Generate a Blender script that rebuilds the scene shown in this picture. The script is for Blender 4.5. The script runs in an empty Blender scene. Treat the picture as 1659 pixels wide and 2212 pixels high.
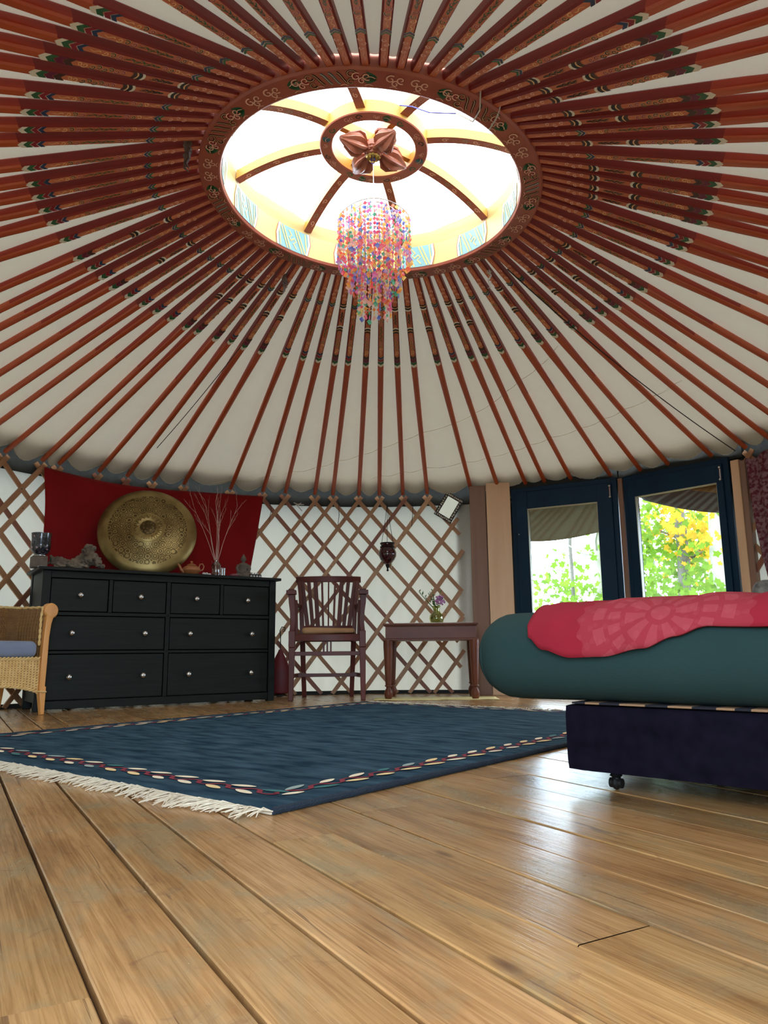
import bpy, bmesh, math, random
from mathutils import Vector, Matrix, noise
from math import sin, cos, pi, sqrt, radians as R_, atan2, degrees
random.seed(7)
SC = bpy.context.scene
COL = SC.collection

# ------------------------------------------------------------------ camera, world, light, exposure
CAM_H, PITCH, ROLL, FPX = .345, .18516, -.00941, 1609.8
cd = bpy.data.cameras.new('camera'); cam = bpy.data.objects.new('camera', cd); COL.objects.link(cam)
cd.sensor_fit = 'HORIZONTAL'; cd.sensor_width = 36; cd.lens = 36*FPX/1659; cd.clip_start = .02; cd.clip_end = 300
_F = Vector((0, cos(PITCH), sin(PITCH))); _U = Vector((0, -sin(PITCH), cos(PITCH))); _R = Vector((1, 0, 0))
_R2 = _R*cos(ROLL)+_U*sin(ROLL); _U2 = _U*cos(ROLL)-_R*sin(ROLL)
cam.matrix_world = Matrix(((_R2.x, _U2.x, -_F.x, 0), (_R2.y, _U2.y, -_F.y, 0), (_R2.z, _U2.z, -_F.z, CAM_H), (0, 0, 0, 1)))
SC.camera = cam
wd = bpy.data.worlds.new('sky'); SC.world = wd; wd.use_nodes = True
_bg = wd.node_tree.nodes['Background']; _bg.inputs[1].default_value = 9.0
_tc = wd.node_tree.nodes.new('ShaderNodeTexCoord'); _sx = wd.node_tree.nodes.new('ShaderNodeSeparateXYZ'); _cr = wd.node_tree.nodes.new('ShaderNodeValToRGB')
_cr.color_ramp.elements[0].position = .15; _cr.color_ramp.elements[0].color = (1.0, 1.27, 1.58, 1); _cr.color_ramp.elements[1].position = .6; _cr.color_ramp.elements[1].color = (1, .985, .93, 1)
for _a, _b in ((_tc.outputs['Generated'], _sx.inputs[0]), (_sx.outputs[2], _cr.inputs[0]), (_cr.outputs[0], _bg.inputs[0])): wd.node_tree.links.new(_a, _b)
SC.view_settings.view_transform = 'Standard'; SC.view_settings.look = 'None'
SC.view_settings.exposure = -0.1; SC.view_settings.gamma = 1; SC.view_settings.use_curve_mapping = False
SC.cycles.use_denoising = True; SC.cycles.max_bounces = 10; SC.cycles.diffuse_bounces = 6
SC.cycles.transparent_max_bounces = 16; SC.cycles.sample_clamp_indirect = 12; SC.cycles.caustics_reflective = False; SC.cycles.caustics_refractive = False

# geometry of the yurt: crown centre CR, ring radius, wall ellipse
CR = Vector((-.048, 3.123)); ZR = 2.411; TILT = -.064; RR = .774
CW = Vector((-.018, 3.124)); WA, WB = 3.003, 3.225; WT = 1.67
def wall_pt(deg, off=0.): a = R_(deg); return Vector((CW.x+(WA+off)*cos(a), CW.y+(WB+off)*sin(a)))

# portals help the sky light find the openings
def portal(name, loc, rot, sx, sy):
    l = bpy.data.lights.new(name, 'AREA'); l.shape = 'RECTANGLE'; l.size = sx; l.size_y = sy; l.cycles.is_portal = True
    o = bpy.data.objects.new(name, l); o.location = loc; o.rotation_euler = rot; COL.objects.link(o); return o
portal('crown_light', (CR.x, CR.y, ZR+.5), (0, 0, 0), 1.9, 1.9)
portal('window_light', (1.75, 6.3, .85), (R_(-90), 0, R_(-25)), 2.6, 2.0)
portal('doorway_light', (0, -.35, .9), (R_(90), 0, 0), 1.5, 1.9)

# ------------------------------------------------------------------ materials
def mat(name, col, rough=.6, metal=0., var=None, scale=8., stretch=None, amt=.5, bump=0., bscale=None, spec=None, detail=4., coat=0., sheen=0., trans=0.):
    m = bpy.data.materials.new(name); m.use_nodes = True; nt = m.node_tree; b = nt.nodes['Principled BSDF']
    b.inputs['Base Color'].default_value = (*col, 1); b.inputs['Roughness'].default_value = rough; b.inputs['Metallic'].default_value = metal
    if spec is not None: b.inputs['Specular IOR Level'].default_value = spec
    if coat: b.inputs['Coat Weight'].default_value = coat; b.inputs['Coat Roughness'].default_value = .12
    if sheen: b.inputs['Sheen Weight'].default_value = sheen
    if trans: b.inputs['Transmission Weight'].default_value = trans
    if var or bump:
        tc = nt.nodes.new('ShaderNodeTexCoord'); mp = nt.nodes.new('ShaderNodeMapping'); nt.links.new(tc.outputs['Object'], mp.inputs[0])
        if stretch: mp.inputs['Scale'].default_value = stretch
        n = nt.nodes.new('ShaderNodeTexNoise'); n.inputs['Scale'].default_value = scale; n.inputs['Detail'].default_value = detail; nt.links.new(mp.outputs[0], n.inputs['Vector'])
        if var:
            r = nt.nodes.new('ShaderNodeValToRGB'); r.color_ramp.elements[0].position = .5-amt/2; r.color_ramp.elements[1].position = .5+amt/2
            r.color_ramp.elements[0].color = (*var, 1); r.color_ramp.elements[1].color = (*col, 1)
            nt.links.new(n.outputs[0], r.inputs[0]); nt.links.new(r.outputs[0], b.inputs['Base Color'])
        if bump:
            bn = nt.nodes.new('ShaderNodeBump'); bn.inputs['Strength'].default_value = bump; bn.inputs['Distance'].default_value = .01
            if bscale:
                n2 = nt.nodes.new('ShaderNodeTexNoise'); n2.inputs['Scale'].default_value = bscale; nt.links.new(mp.outputs[0], n2.inputs['Vector']); nt.links.new(n2.outputs[0], bn.inputs['Height'])
            else: nt.links.new(n.outputs[0], bn.inputs['Height'])
            nt.links.new(bn.outputs[0], b.inputs['Normal'])
    return m
def cloth_mat(name, col, dark, transl=.25, scale=6, tcol=None, bump=.3, bscale=90):
    """woven cloth that lets some daylight through"""
    m = mat(name, col, .9, var=dark, scale=scale, amt=.7, bump=bump, bscale=bscale, spec=.15); nt = m.node_tree
    b = nt.nodes['Principled BSDF']; t = nt.nodes.new('ShaderNodeBsdfTranslucent'); t.inputs[0].default_value = (*(tcol or col), 1)
    mx = nt.nodes.new('ShaderNodeMixShader'); mx.inputs[0].default_value = transl
    nt.links.new(b.outputs[0], mx.inputs[1]); nt.links.new(t.outputs[0], mx.inputs[2]); nt.links.new(mx.outputs[0], nt.nodes['Material Output'].inputs[0]); return m
def glass_mat(name, tint=(1, 1, 1), gloss=.08, rough=.03):
    m = bpy.data.materials.new(name); m.use_nodes = True; nt = m.node_tree; nt.nodes.remove(nt.nodes['Principled BSDF'])
    t = nt.nodes.new('ShaderNodeBsdfTransparent'); t.inputs[0].default_value = (*tint, 1)
    g = nt.nodes.new('ShaderNodeBsdfGlossy'); g.inputs['Roughness'].default_value = rough; g.inputs[0].default_value = (1, 1, 1, 1)
    lw = nt.nodes.new('ShaderNodeLayerWeight'); lw.inputs[0].default_value = .25
    mu = nt.nodes.new('ShaderNodeMath'); mu.operation = 'MULTIPLY_ADD'; mu.inputs[1].default_value = .6; mu.inputs[2].default_value = gloss*.5
    nt.links.new(lw.outputs['Facing'], mu.inputs[0]); mx = nt.nodes.new('ShaderNodeMixShader'); nt.links.new(mu.outputs[0], mx.inputs[0])
    nt.links.new(t.outputs[0], mx.inputs[1]); nt.links.new(g.outputs[0], mx.inputs[2]); nt.links.new(mx.outputs[0], nt.nodes['Material Output'].inputs[0]); return m

M = {}
M['canvas'] = cloth_mat('roof canvas', (.60, .59, .51), (.52, .51, .43), .06, 3.5, (.54, .51, .42), .25, 160)
M['wallcloth'] = cloth_mat('wall canvas', (.64, .63, .55), (.56, .55, .47), .15, 3.0, (.55, .56, .47), .25, 160)
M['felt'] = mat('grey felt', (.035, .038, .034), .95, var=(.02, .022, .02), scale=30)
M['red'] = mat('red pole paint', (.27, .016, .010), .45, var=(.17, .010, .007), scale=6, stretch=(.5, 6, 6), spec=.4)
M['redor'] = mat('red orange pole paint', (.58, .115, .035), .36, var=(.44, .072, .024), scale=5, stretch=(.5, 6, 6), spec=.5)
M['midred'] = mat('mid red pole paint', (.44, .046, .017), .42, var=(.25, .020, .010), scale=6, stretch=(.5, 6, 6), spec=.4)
M['orange'] = mat('orange panel paint', (.72, .22, .09), .42, var=(.56, .15, .065), scale=9, stretch=(1, 4, 4), spec=.5)
for k, c in dict(pink=(.92, .58, .42), gold=(.95, .62, .28), black=(.012, .014, .016), maroon=(.30, .015, .03), green=(.025, .13, .05), navy=(.02, .05, .12), white=(.85, .80, .62), purple=(.17, .015, .05), brown=(.07, .03, .02), teal=(.03, .16, .20), lblue=(.13, .30, .34), lyel=(.50, .38, .13), cream=(.88, .83, .68)).items():
    M[k] = mat('paint '+k, c, .45)
M['crownred'] = mat('crown red paint', (.46, .135, .085), .38, var=(.36, .095, .06), scale=7, spec=.5)
M['yellow'] = mat('yellow crown paint', (.46, .24, .035), .5, var=(.38, .18, .028), scale=7)
M['ply'] = mat('bare plywood', (.50, .34, .13), .6, var=(.40, .25, .08), scale=5, stretch=(1, 1, 6))
M['carved'] = mat('carved red wood', (.38, .12, .065), .4, var=(.26, .075, .04), scale=25)
M['brass'] = mat('brass', (.55, .38, .12), .3, 1.)
M['steel'] = mat('steel wire', (.6, .6, .6), .3, 1.)
M['iron'] = mat('black iron', (.02, .02, .02), .5, .6)
M['slat'] = mat('lattice wood', (.50, .27, .13), .5, var=(.34, .16, .07), scale=4, amt=.5)
M['slat2'] = mat('lattice wood red', (.34, .13, .07), .5, var=(.22, .08, .045), scale=4, amt=.5)
M['slat3'] = mat('lattice wood pale', (.62, .38, .19), .5, var=(.33, .17, .08), scale=4, amt=.5)
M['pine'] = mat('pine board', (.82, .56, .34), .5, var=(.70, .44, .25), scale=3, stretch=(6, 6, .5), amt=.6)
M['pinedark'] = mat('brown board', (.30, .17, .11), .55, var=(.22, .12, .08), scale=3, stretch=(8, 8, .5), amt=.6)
M['frame'] = mat('blue black frame paint', (.004, .030, .065), .5, var=(.003, .022, .048), scale=6, spec=.2)
M['seal'] = mat('pale seal', (.45, .46, .36), .5)
M['glass'] = glass_mat('window glass')
M['chest'] = mat('black brown chest paint', (.005, .0095, .008), .5, var=(.003, .005, .0045), scale=5, stretch=(.6, 6, 5), spec=.3, bump=.1)
M['scuff'] = mat('scuffed black chest paint', (.007, .012, .010), .5, var=(.003, .005, .0045), scale=7, stretch=(.5, 5, 9), bump=.1, spec=.3)
M['knob'] = mat('brushed nickel', (.62, .62, .60), .28, 1.)
M['redcloth'] = mat('red cloth', (.27, .003, .004), .85, var=(.22, .002, .004), scale=3, sheen=.2, spec=.2)
M['mahog'] = mat('dark mahogany', (.14, .024, .012), .38, var=(.06, .011, .007), scale=6, stretch=(1, 1, .3), spec=.28)
M['mahog2'] = mat('mahogany table', (.19, .060, .028), .38, var=(.09, .026, .014), scale=6, stretch=(.4, 1, 1), spec=.28)
M['tan'] = mat('tan seat pad', (.50, .30, .15), .8, var=(.36, .19, .08), scale=9, bump=.3)
M['wick'] = mat('golden wicker', (.92, .70, .32), .5, var=(.75, .50, .18), scale=30)
M['wickd'] = mat('brown wicker', (.38, .20, .065), .45, var=(.27, .13, .045), scale=30)
M['rattan'] = mat('varnished orange wood', (.85, .42, .12), .3, var=(.70, .31, .08), scale=5, stretch=(3, 3, .4), coat=.2)
M['greyblue'] = mat('grey blue cushion', (.24, .30, .42), .85, var=(.20, .25, .36), scale=4, sheen=.2)
M['rug'] = None
M['rugline'] = mat('maroon wool', (.22, .014, .035), .95)
M['ivory'] = mat('ivory wool', (.85, .78, .60), .95)
M['ivory2'] = mat('straw wool', (.85, .66, .34), .95)
M['rugteal'] = mat('teal wool', (.03, .16, .17), .95)
M['palegreen'] = mat('pale blue wool', (.30, .40, .40), .95)
M['fringe'] = mat('cream fringe', (.78, .72, .58), .9, var=(.62, .55, .42), scale=60)
M['sheetg'] = mat('green fitted sheet', (.024, .057, .056), .9, var=(.019, .047, .047), scale=3, bump=.1, bscale=140, spec=.2)
M['indigo'] = mat('dark indigo upholstery', (.0028, .0024, .0075), .9, var=(.008, .006, .015), scale=24, amt=.4, spec=.1)
M['zebra'] = None
M['terra'] = mat('terracotta', (.42, .17, .06), .45, var=(.34, .12, .04), scale=40)
M['stone'] = mat('grey brown stone', (.16, .13, .10), .7, var=(.09, .07, .055), scale=30, bump=.3)
M['drift'] = mat('driftwood', (.26, .21, .15), .75, var=(.05, .038, .028), scale=14, stretch=(.5, 1, 1), amt=.35, bump=.8)
M['twig'] = mat('dry twig', (.60, .38, .32), .8)
M['lime'] = mat('pale yellow mat', (.88, .82, .42), .9, var=(.78, .70, .34), scale=12)
M['doily'] = mat('white doily', (.75, .74, .68), .8)
M['paper'] = mat('white paper', (.7, .7, .7), .8)
M['leaf'] = cloth_mat('green leaf', (.10, .22, .022), (.06, .15, .02), .5, 2, (.22, .42, .04), 0)
M['leafy'] = cloth_mat('yellow leaf', (.50, .36, .03), (.38, .22, .02), .5, 2, (.7, .5, .04), 0)
M['bark'] = mat('grey bark', (.20, .21, .19), .9, var=(.08, .085, .08), scale=12, stretch=(1, 1, .4), bump=.8)
M['barkp'] = mat('pale bark', (.38, .42, .36), .9, var=(.26, .30, .25), scale=9, bump=.5)
M['stemg'] = mat('green stem', (.05, .14, .03), .6)
M['petal'] = mat('purple petal', (.42, .14, .40), .7, var=(.6, .3, .55), scale=60)
M['awning'] = cloth_mat('awning canvas', (.20, .21, .17), (.16, .17, .135), .32, 4, (.24, .26, .18), .2, 60)
M['awningd'] = cloth_mat('dark tarpaulin', (.05, .07, .07), (.03, .042, .045), .06, 4, (.2, .32, .32), .2, 40)
M['awningy'] = cloth_mat('yellow canvas', (.42, .27, .08), (.36, .22, .06), .12, 4, (.7, .42, .1), .1, 60)
M['ground'] = mat('leaf litter ground', (.10, .08, .04), .95, var=(.04, .05, .02), scale=3, bump=.5)
M['burg'] = mat('burgundy patterned textile', (.115, .012, .025), .9, var=(.24, .13, .14), scale=42, amt=.16, detail=8)
M['grey'] = mat('grey upholstery', (.30, .30, .28), .9, var=(.10, .10, .10), scale=22, amt=.3)
M['greyp'] = mat('pale piping', (.6, .62, .55), .8)
M['leather'] = mat('dark leather', (.05, .03, .025), .6, var=(.16, .12, .10), scale=30)
M['cord'] = mat('white cord', (.6, .58, .52), .8)
M['blackc'] = mat('black cord', (.012, .012, .014), .6)
M['bluec'] = mat('blue cord', (.06, .07, .45), .6)
M['redleather'] = mat('red leather', (.20, .008, .010), .55, var=(.10, .004, .006), scale=8)
M['mirror'] = mat('mirror glass', (.85, .87, .85), .02, 1.)
M['bead'] = mat('pearly glass', (.55, .55, .55), .1, spec=.9, coat=.5)
M['waterg'] = glass_mat('yellow green glass', (.78, .80, .42), .12)
M['clearg'] = glass_mat('clear glass', (.80, .78, .76), .15)
M['pinkg'] = mat('pink glass', (.35, .12, .15), .15, coat=.4)

def nodes_of(m): return m.node_tree, m.node_tree.nodes, m.node_tree.links
def ramp(nt, pts, interp='LINEAR'):
    r = nt.nodes.new('ShaderNodeValToRGB'); r.color_ramp.interpolation = interp; e = r.color_ramp.elements
    e[0].position, e[0].color = pts[0][0], (*pts[0][1], 1); e[1].position, e[1].color = pts[1][0], (*pts[1][1], 1)
    for p, c in pts[2:]:
        q = e.new(p); q.color = (*c, 1)
    return r
def floor_mat():
    m = bpy.data.materials.new('old pine floor boards'); m.use_nodes = True; nt, N, L = nodes_of(m); b = N['Principled BSDF']
    uv = N.new('ShaderNodeUVMap'); uv.uv_map = 'UVMap'
    sp = N.new('ShaderNodeSeparateXYZ'); L.new(uv.outputs[0], sp.inputs[0])
    def noise_(sx, sy, sc, det=6, rough=.55, dist=0.):
        mp = N.new('ShaderNodeMapping'); mp.inputs['Scale'].default_value = (sx, sy, 1); L.new(uv.outputs[0], mp.inputs[0])
        n = N.new('ShaderNodeTexNoise'); n.inputs['Scale'].default_value = sc; n.inputs['Detail'].default_value = det; n.inputs['Roughness'].default_value = rough; n.inputs['Distortion'].default_value = dist
        L.new(mp.outputs[0], n.inputs['Vector']); return n
    n1 = noise_(1, 5, 2.2, 6, .6, .4)
    r1 = ramp(nt, [(.30, (.29, .155, .062)), (.66, (.57, .355, .165)), (.48, (.47, .275, .118)), (.82, (.68, .46, .24))]); L.new(n1.outputs[0], r1.inputs[0])
    # fine grain
    n2 = noise_(.9, 34, 5, 5, .6, .9); r2 = ramp(nt, [(.36, (.62, .56, .48)), (.60, (1, 1, 1))]); L.new(n2.outputs[0], r2.inputs[0])
    # broad grey green stains
    n3 = noise_(1.2, 2.2, 3.1, 5, .65, .6); r3 = ramp(nt, [(.50, (0, 0, 0)), (.72, (1, 1, 1))]); L.new(n3.outputs[0], r3.inputs[0])
    # dark worm streaks and knots
    n4 = noise_(1.6, 9, 2.6, 3, .5, 1.2); r4 = ramp(nt, [(.70, (0, 0, 0)), (.76, (1, 1, 1))]); L.new(n4.outputs[0], r4.inputs[0])
    mp = N.new('ShaderNodeMapping'); mp.inputs['Scale'].default_value = (1.7, 4.2, 1); L.new(uv.outputs[0], mp.inputs[0])
    v = N.new('ShaderNodeTexVoronoi'); v.inputs['Scale'].default_value = 1.6; L.new(mp.outputs[0], v.inputs['Vector'])
    r5 = ramp(nt, [(.03, (1, 1, 1)), (.10, (0, 0, 0))]); L.new(v.outputs['Distance'], r5.inputs[0])
    def mixc(mode, fac, a, bb, f=None):
        x = N.new('ShaderNodeMix'); x.data_type = 'RGBA'; x.blend_type = mode; x.inputs[0].default_value = fac
        if f is not None: L.new(f, x.inputs[0])
        for s, i in ((a, 6), (bb, 7)):
            if isinstance(s, tuple): x.inputs[i].default_value = (*s, 1)
            else: L.new(s, x.inputs[i])
        return x.outputs[2]
    c = mixc('MULTIPLY', .85, r1.outputs[0], r2.outputs[0])
    mth = N.new('ShaderNodeMath'); mth.operation = 'MULTIPLY'; mth.inputs[1].default_value = .8; L.new(r3.outputs[0], mth.inputs[0])
    c = mixc('MIX', .4, c, (.30, .26, .16), mth.outputs[0])
    m2 = N.new('ShaderNodeMath'); m2.operation = 'MULTIPLY'; m2.inputs[1].default_value = .55; L.new(r4.outputs[0], m2.inputs[0])
    c = mixc('MIX', .4, c, (.12, .07, .05), m2.outputs[0])
    m3 = N.new('ShaderNodeMath'); m3.operation = 'MULTIPLY'; m3.inputs[1].default_value = .8; L.new(r5.outputs[0], m3.inputs[0])
    c = mixc('MIX', .4, c, (.10, .045, .025), m3.outputs[0])
    n6 = noise_(.55, 26, 3.3, 3, .5, .8); r6 = ramp(nt, [(.675, (0, 0, 0)), (.70, (1, 1, 1))]); L.new(n6.outputs[0], r6.inputs[0])
    m6 = N.new('ShaderNodeMath'); m6.operation = 'MULTIPLY'; m6.inputs[1].default_value = .65; L.new(r6.outputs[0], m6.inputs[0])
    c = mixc('MIX', .4, c, (.10, .05, .025), m6.outputs[0])
    n7 = noise_(2.5, 3.2, 4.5, 4, .6, 1.5); r7 = ramp(nt, [(.62, (0, 0, 0)), (.70, (1, 1, 1))]); L.new(n7.outputs[0], r7.inputs[0])
    m7 = N.new('ShaderNodeMath'); m7.operation = 'MULTIPLY'; m7.inputs[1].default_value = .38; L.new(r7.outputs[0], m7.inputs[0])
    c = mixc('MIX', .4, c, (.20, .10, .06), m7.outputs[0])
    at = N.new('ShaderNodeAttribute'); at.attribute_name = 'tone'
    c = mixc('MULTIPLY', 1., c, at.outputs['Color']); L.new(c, b.inputs['Base Color'])
    rr = N.new('ShaderNodeMapRange'); rr.inputs['To Min'].default_value = .17; rr.inputs['To Max'].default_value = .34; L.new(n3.outputs[0], rr.inputs[0]); L.new(rr.outputs[0], b.inputs['Roughness'])
    b.inputs['Specular IOR Level'].default_value = .42
    bp = N.new('ShaderNodeBump'); bp.inputs['Strength'].default_value = .16; bp.inputs['Distance'].default_value = .004; L.new(n2.outputs[0], bp.inputs['Height']); 
    bp2 = N.new('ShaderNodeBump'); bp2.inputs['Strength'].default_value = .25; bp2.inputs['Distance'].default_value = .006; L.new(n1.outputs[0], bp2.inputs['Height']); L.new(bp.outputs[0], bp2.inputs['Normal']); L.new(bp2.outputs[0], b.inputs['Normal'])
    return m
M['floor'] = floor_mat()
def rug_mat():
    m = mat('blue wool pile', (.056, .112, .160), .95, var=(.012, .034, .062), scale=5, stretch=(4.5, 1.2, 1), amt=.36, bump=.5, bscale=260, detail=8, spec=.05)
    return m
M['rug'] = rug_mat()
def wave_mat(name, c1, c2, scale, dist, thr=.5, axis='X'):
    m = bpy.data.materials.new(name); m.use_nodes = True; nt, N, L = nodes_of(m); b = N['Principled BSDF']; b.inputs['Roughness'].default_value = .9
    tc = N.new('ShaderNodeTexCoord'); w = N.new('ShaderNodeTexWave'); w.bands_direction = axis; w.inputs['Scale'].default_value = scale; w.inputs['Distortion'].default_value = dist; w.inputs['Detail'].default_value = 1
    L.new(tc.outputs['Object'], w.inputs['Vector']); r = ramp(nt, [(thr-.02, c1), (thr+.02, c2)]); L.new(w.outputs[0], r.inputs[0]); L.new(r.outputs[0], b.inputs['Base Color']); return m
M['zebra'] = wave_mat('tan and black print', (.32, .19, .10), (.012, .012, .02), 3.2, 7)
def throw_mat():
    """red cotton with a tonal printed medallion: scalloped disc with petals and rings"""
    m = bpy.data.materials.new('red printed cotton'); m.use_nodes = True; nt, N, L = nodes_of(m); b = N['Principled BSDF']; b.inputs['Roughness'].default_value = .9
    b.inputs['Specular IOR Level'].default_value = .2
    uv = N.new('ShaderNodeUVMap'); uv.uv_map = 'UVMap'
    ns = N.new('ShaderNodeTexNoise'); ns.inputs['Scale'].default_value = 5
    sub = N.new('ShaderNodeVectorMath'); sub.operation = 'SUBTRACT'; sub.inputs[1].default_value = (.30, .10, 0); L.new(uv.outputs[0], sub.inputs[0])
    sep = N.new('ShaderNodeSeparateXYZ'); L.new(sub.outputs[0], sep.inputs[0])
    def math_(op, a, bb=None, c=None):
        x = N.new('ShaderNodeMath'); x.operation = op
        for i, s in enumerate((a, bb, c)):
            if s is None: continue
            if isinstance(s, (int, float)): x.inputs[i].default_value = s
            else: L.new(s, x.inputs[i])
        return x.outputs[0]
    ang = math_('ARCTAN2', sep.outputs[1], sep.outputs[0])
    ln = N.new('ShaderNodeVectorMath'); ln.operation = 'LENGTH'; L.new(sub.outputs[0], ln.inputs[0]); rad = ln.outputs['Value']
    s1 = math_('SINE', math_('MULTIPLY', ang, 30)); edge = math_('MULTIPLY_ADD', s1, .006, .205)
    inside = math_('LESS_THAN', rad, edge)
    def ann(r0, r1, k, ph):
        m_ = math_('MULTIPLY', math_('GREATER_THAN', rad, r0), math_('LESS_THAN', rad, r1)); return math_('MULTIPLY', m_, math_('GREATER_THAN', math_('SINE', math_('MULTIPLY_ADD', ang, k, ph)), -.35))
    pet = math_('ADD', math_('ADD', ann(.035, .085, 10, 0), ann(.098, .128, 20, 1)), math_('ADD', ann(.140, .168, 16, 2), math_('LESS_THAN', rad, .022)))
    v = N.new('ShaderNodeTexVoronoi'); v.inputs['Scale'].default_value = 46; L.new(uv.outputs[0], v.inputs['Vector']); vd = math_('LESS_THAN', v.outputs['Distance'], .36)
    fac = math_('MULTIPLY', inside, math_('ADD', math_('MULTIPLY', pet, .42), math_('MULTIPLY_ADD', vd, .16, .34)))
    # small flowers beyond the disc
    v2 = N.new('ShaderNodeTexVoronoi'); v2.inputs['Scale'].default_value = 5.5; v2.inputs['Randomness'].default_value = .6; L.new(uv.outputs[0], v2.inputs['Vector'])
    gx = math_('GREATER_THAN', sep.outputs[0], .24); fl = math_('MULTIPLY', math_('LESS_THAN', v2.outputs['Distance'], .42), gx)
    rng2 = math_('GREATER_THAN', math_('SINE', math_('MULTIPLY', v2.outputs['Distance'], 60)), 0); fl = math_('MULTIPLY', fl, math_('MULTIPLY_ADD', rng2, .4, .3))
    fac = math_('MAXIMUM', fac, fl)
    mx = N.new('ShaderNodeMix'); mx.data_type = 'RGBA'; mx.inputs[6].default_value = (.33, .018, .036, 1); mx.inputs[7].default_value = (.45, .075, .095, 1); L.new(fac, mx.inputs[0]); L.new(mx.outputs[2], b.inputs['Base Color'])
    bn = N.new('ShaderNodeBump'); bn.inputs['Strength'].default_value = .2; bn.inputs['Distance'].default_value = .02; n = N.new('ShaderNodeTexNoise'); n.inputs['Scale'].default_value = 9; L.new(uv.outputs[0], n.inputs['Vector']); L.new(n.outputs[0], bn.inputs['Height']); L.new(bn.outputs[0], b.inputs['Normal'])
    return m
M['throw'] = throw_mat()
def gong_mat():
    m = bpy.data.materials.new('etched brass'); m.use_nodes = True; nt, N, L = nodes_of(m); b = N['Principled BSDF']; b.inputs['Metallic'].default_value = .85; b.inputs['Roughness'].default_value = .38
    tc = N.new('ShaderNodeTexCoord'); v = N.new('ShaderNodeTexVoronoi'); v.inputs['Scale'].default_value = 22; v.inputs['Randomness'].default_value = .35; L.new(tc.outputs['Object'], v.inputs['Vector'])
    def math_(op, a, bb=None, c=None):
        x = N.new('ShaderNodeMath'); x.operation = op
        for i, s in enumerate((a, bb, c)):
            if s is None: continue
            if isinstance(s, (int, float)): x.inputs[i].default_value = s
            else: L.new(s, x.inputs[i])
        return x.outputs[0]
    rings = math_('GREATER_THAN', math_('SINE', math_('MULTIPLY', v.outputs['Distance'], 26)), .1)
    sp = N.new('ShaderNodeSeparateXYZ'); L.new(tc.outputs['Object'], sp.inputs[0])
    rad = math_('SQRT', math_('ADD', math_('MULTIPLY', sp.outputs[0], sp.outputs[0]), math_('MULTIPLY', sp.outputs[1], sp.outputs[1])))
    zone = math_('MULTIPLY', math_('GREATER_THAN', rad, .118), math_('LESS_THAN', rad, .272))
    core = math_('LESS_THAN', rad, .056)
    v3 = N.new('ShaderNodeTexVoronoi'); v3.inputs['Scale'].default_value = 60; L.new(tc.outputs['Object'], v3.inputs['Vector']); cz = math_('MULTIPLY', core, math_('MULTIPLY_ADD', math_('GREATER_THAN', v3.outputs['Distance'], .4), .4, .5))
    fac = math_('MAXIMUM', math_('MULTIPLY', math_('MULTIPLY', rings, zone), .8), cz)
    n = N.new('ShaderNodeTexNoise'); n.inputs['Scale'].default_value = 7; L.new(tc.outputs['Object'], n.inputs['Vector']); r = ramp(nt, [(.3, (.22, .155, .055)), (.7, (.40, .30, .12))]); L.new(n.outputs[0], r.inputs[0])
    mx = N.new('ShaderNodeMix'); mx.data_type = 'RGBA'; L.new(fac, mx.inputs[0]); L.new(r.outputs[0], mx.inputs[6]); mx.inputs[7].default_value = (.055, .038, .015, 1); L.new(mx.outputs[2], b.inputs['Base Color'])
    bn = N.new('ShaderNodeBump'); bn.invert = True; bn.inputs['Strength'].default_value = .5; bn.inputs['Distance'].default_value = .003; L.new(fac, bn.inputs['Height']); L.new(bn.outputs[0], b.inputs['Normal']); return m
M['gong'] = gong_mat()
def mosaic_mat(name, base, alt, scale, bright):
    m = bpy.data.materials.new(name); m.use_nodes = True; nt, N, L = nodes_of(m); b = N['Principled BSDF']; b.inputs['Roughness'].default_value = .15; b.inputs['Coat Weight'].default_value = .5
    tc = N.new('ShaderNodeTexCoord'); v = N.new('ShaderNodeTexVoronoi'); v.inputs['Scale'].default_value = scale; L.new(tc.outputs['Object'], v.inputs['Vector'])
    sp = N.new('ShaderNodeSeparateColor'); L.new(v.outputs['Color'], sp.inputs[0])
    r = ramp(nt, [(.3, base), (.7, alt), (.93, bright)], 'CONSTANT'); L.new(sp.outputs[0], r.inputs[0])
    e = N.new('ShaderNodeTexVoronoi'); e.feature = 'DISTANCE_TO_EDGE'; e.inputs['Scale'].default_value = scale; L.new(tc.outputs['Object'], e.inputs['Vector'])
    r2 = ramp(nt, [(.04, (.05, .05, .05)), (.07, (1, 1, 1))]); L.new(e.outputs[0], r2.inputs[0])
    mx = N.new('ShaderNodeMix'); mx.data_type = 'RGBA'; mx.blend_type = 'MULTIPLY'; mx.inputs[0].default_value = 1; L.new(r.outputs[0], mx.inputs[6]); L.new(r2.outputs[0], mx.inputs[7]); L.new(mx.outputs[2], b.inputs['Base Color']); return m
M['mosaic'] = mosaic_mat('dark mosaic glass', (.02, .02, .03), (.05, .06, .09), 90, (.4, .25, .3))
M['mosaicr'] = mosaic_mat('dark red mosaic glass', (.05, .008, .012), (.12, .02, .03), 95, (.03, .01, .01))
CHIP = []
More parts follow.
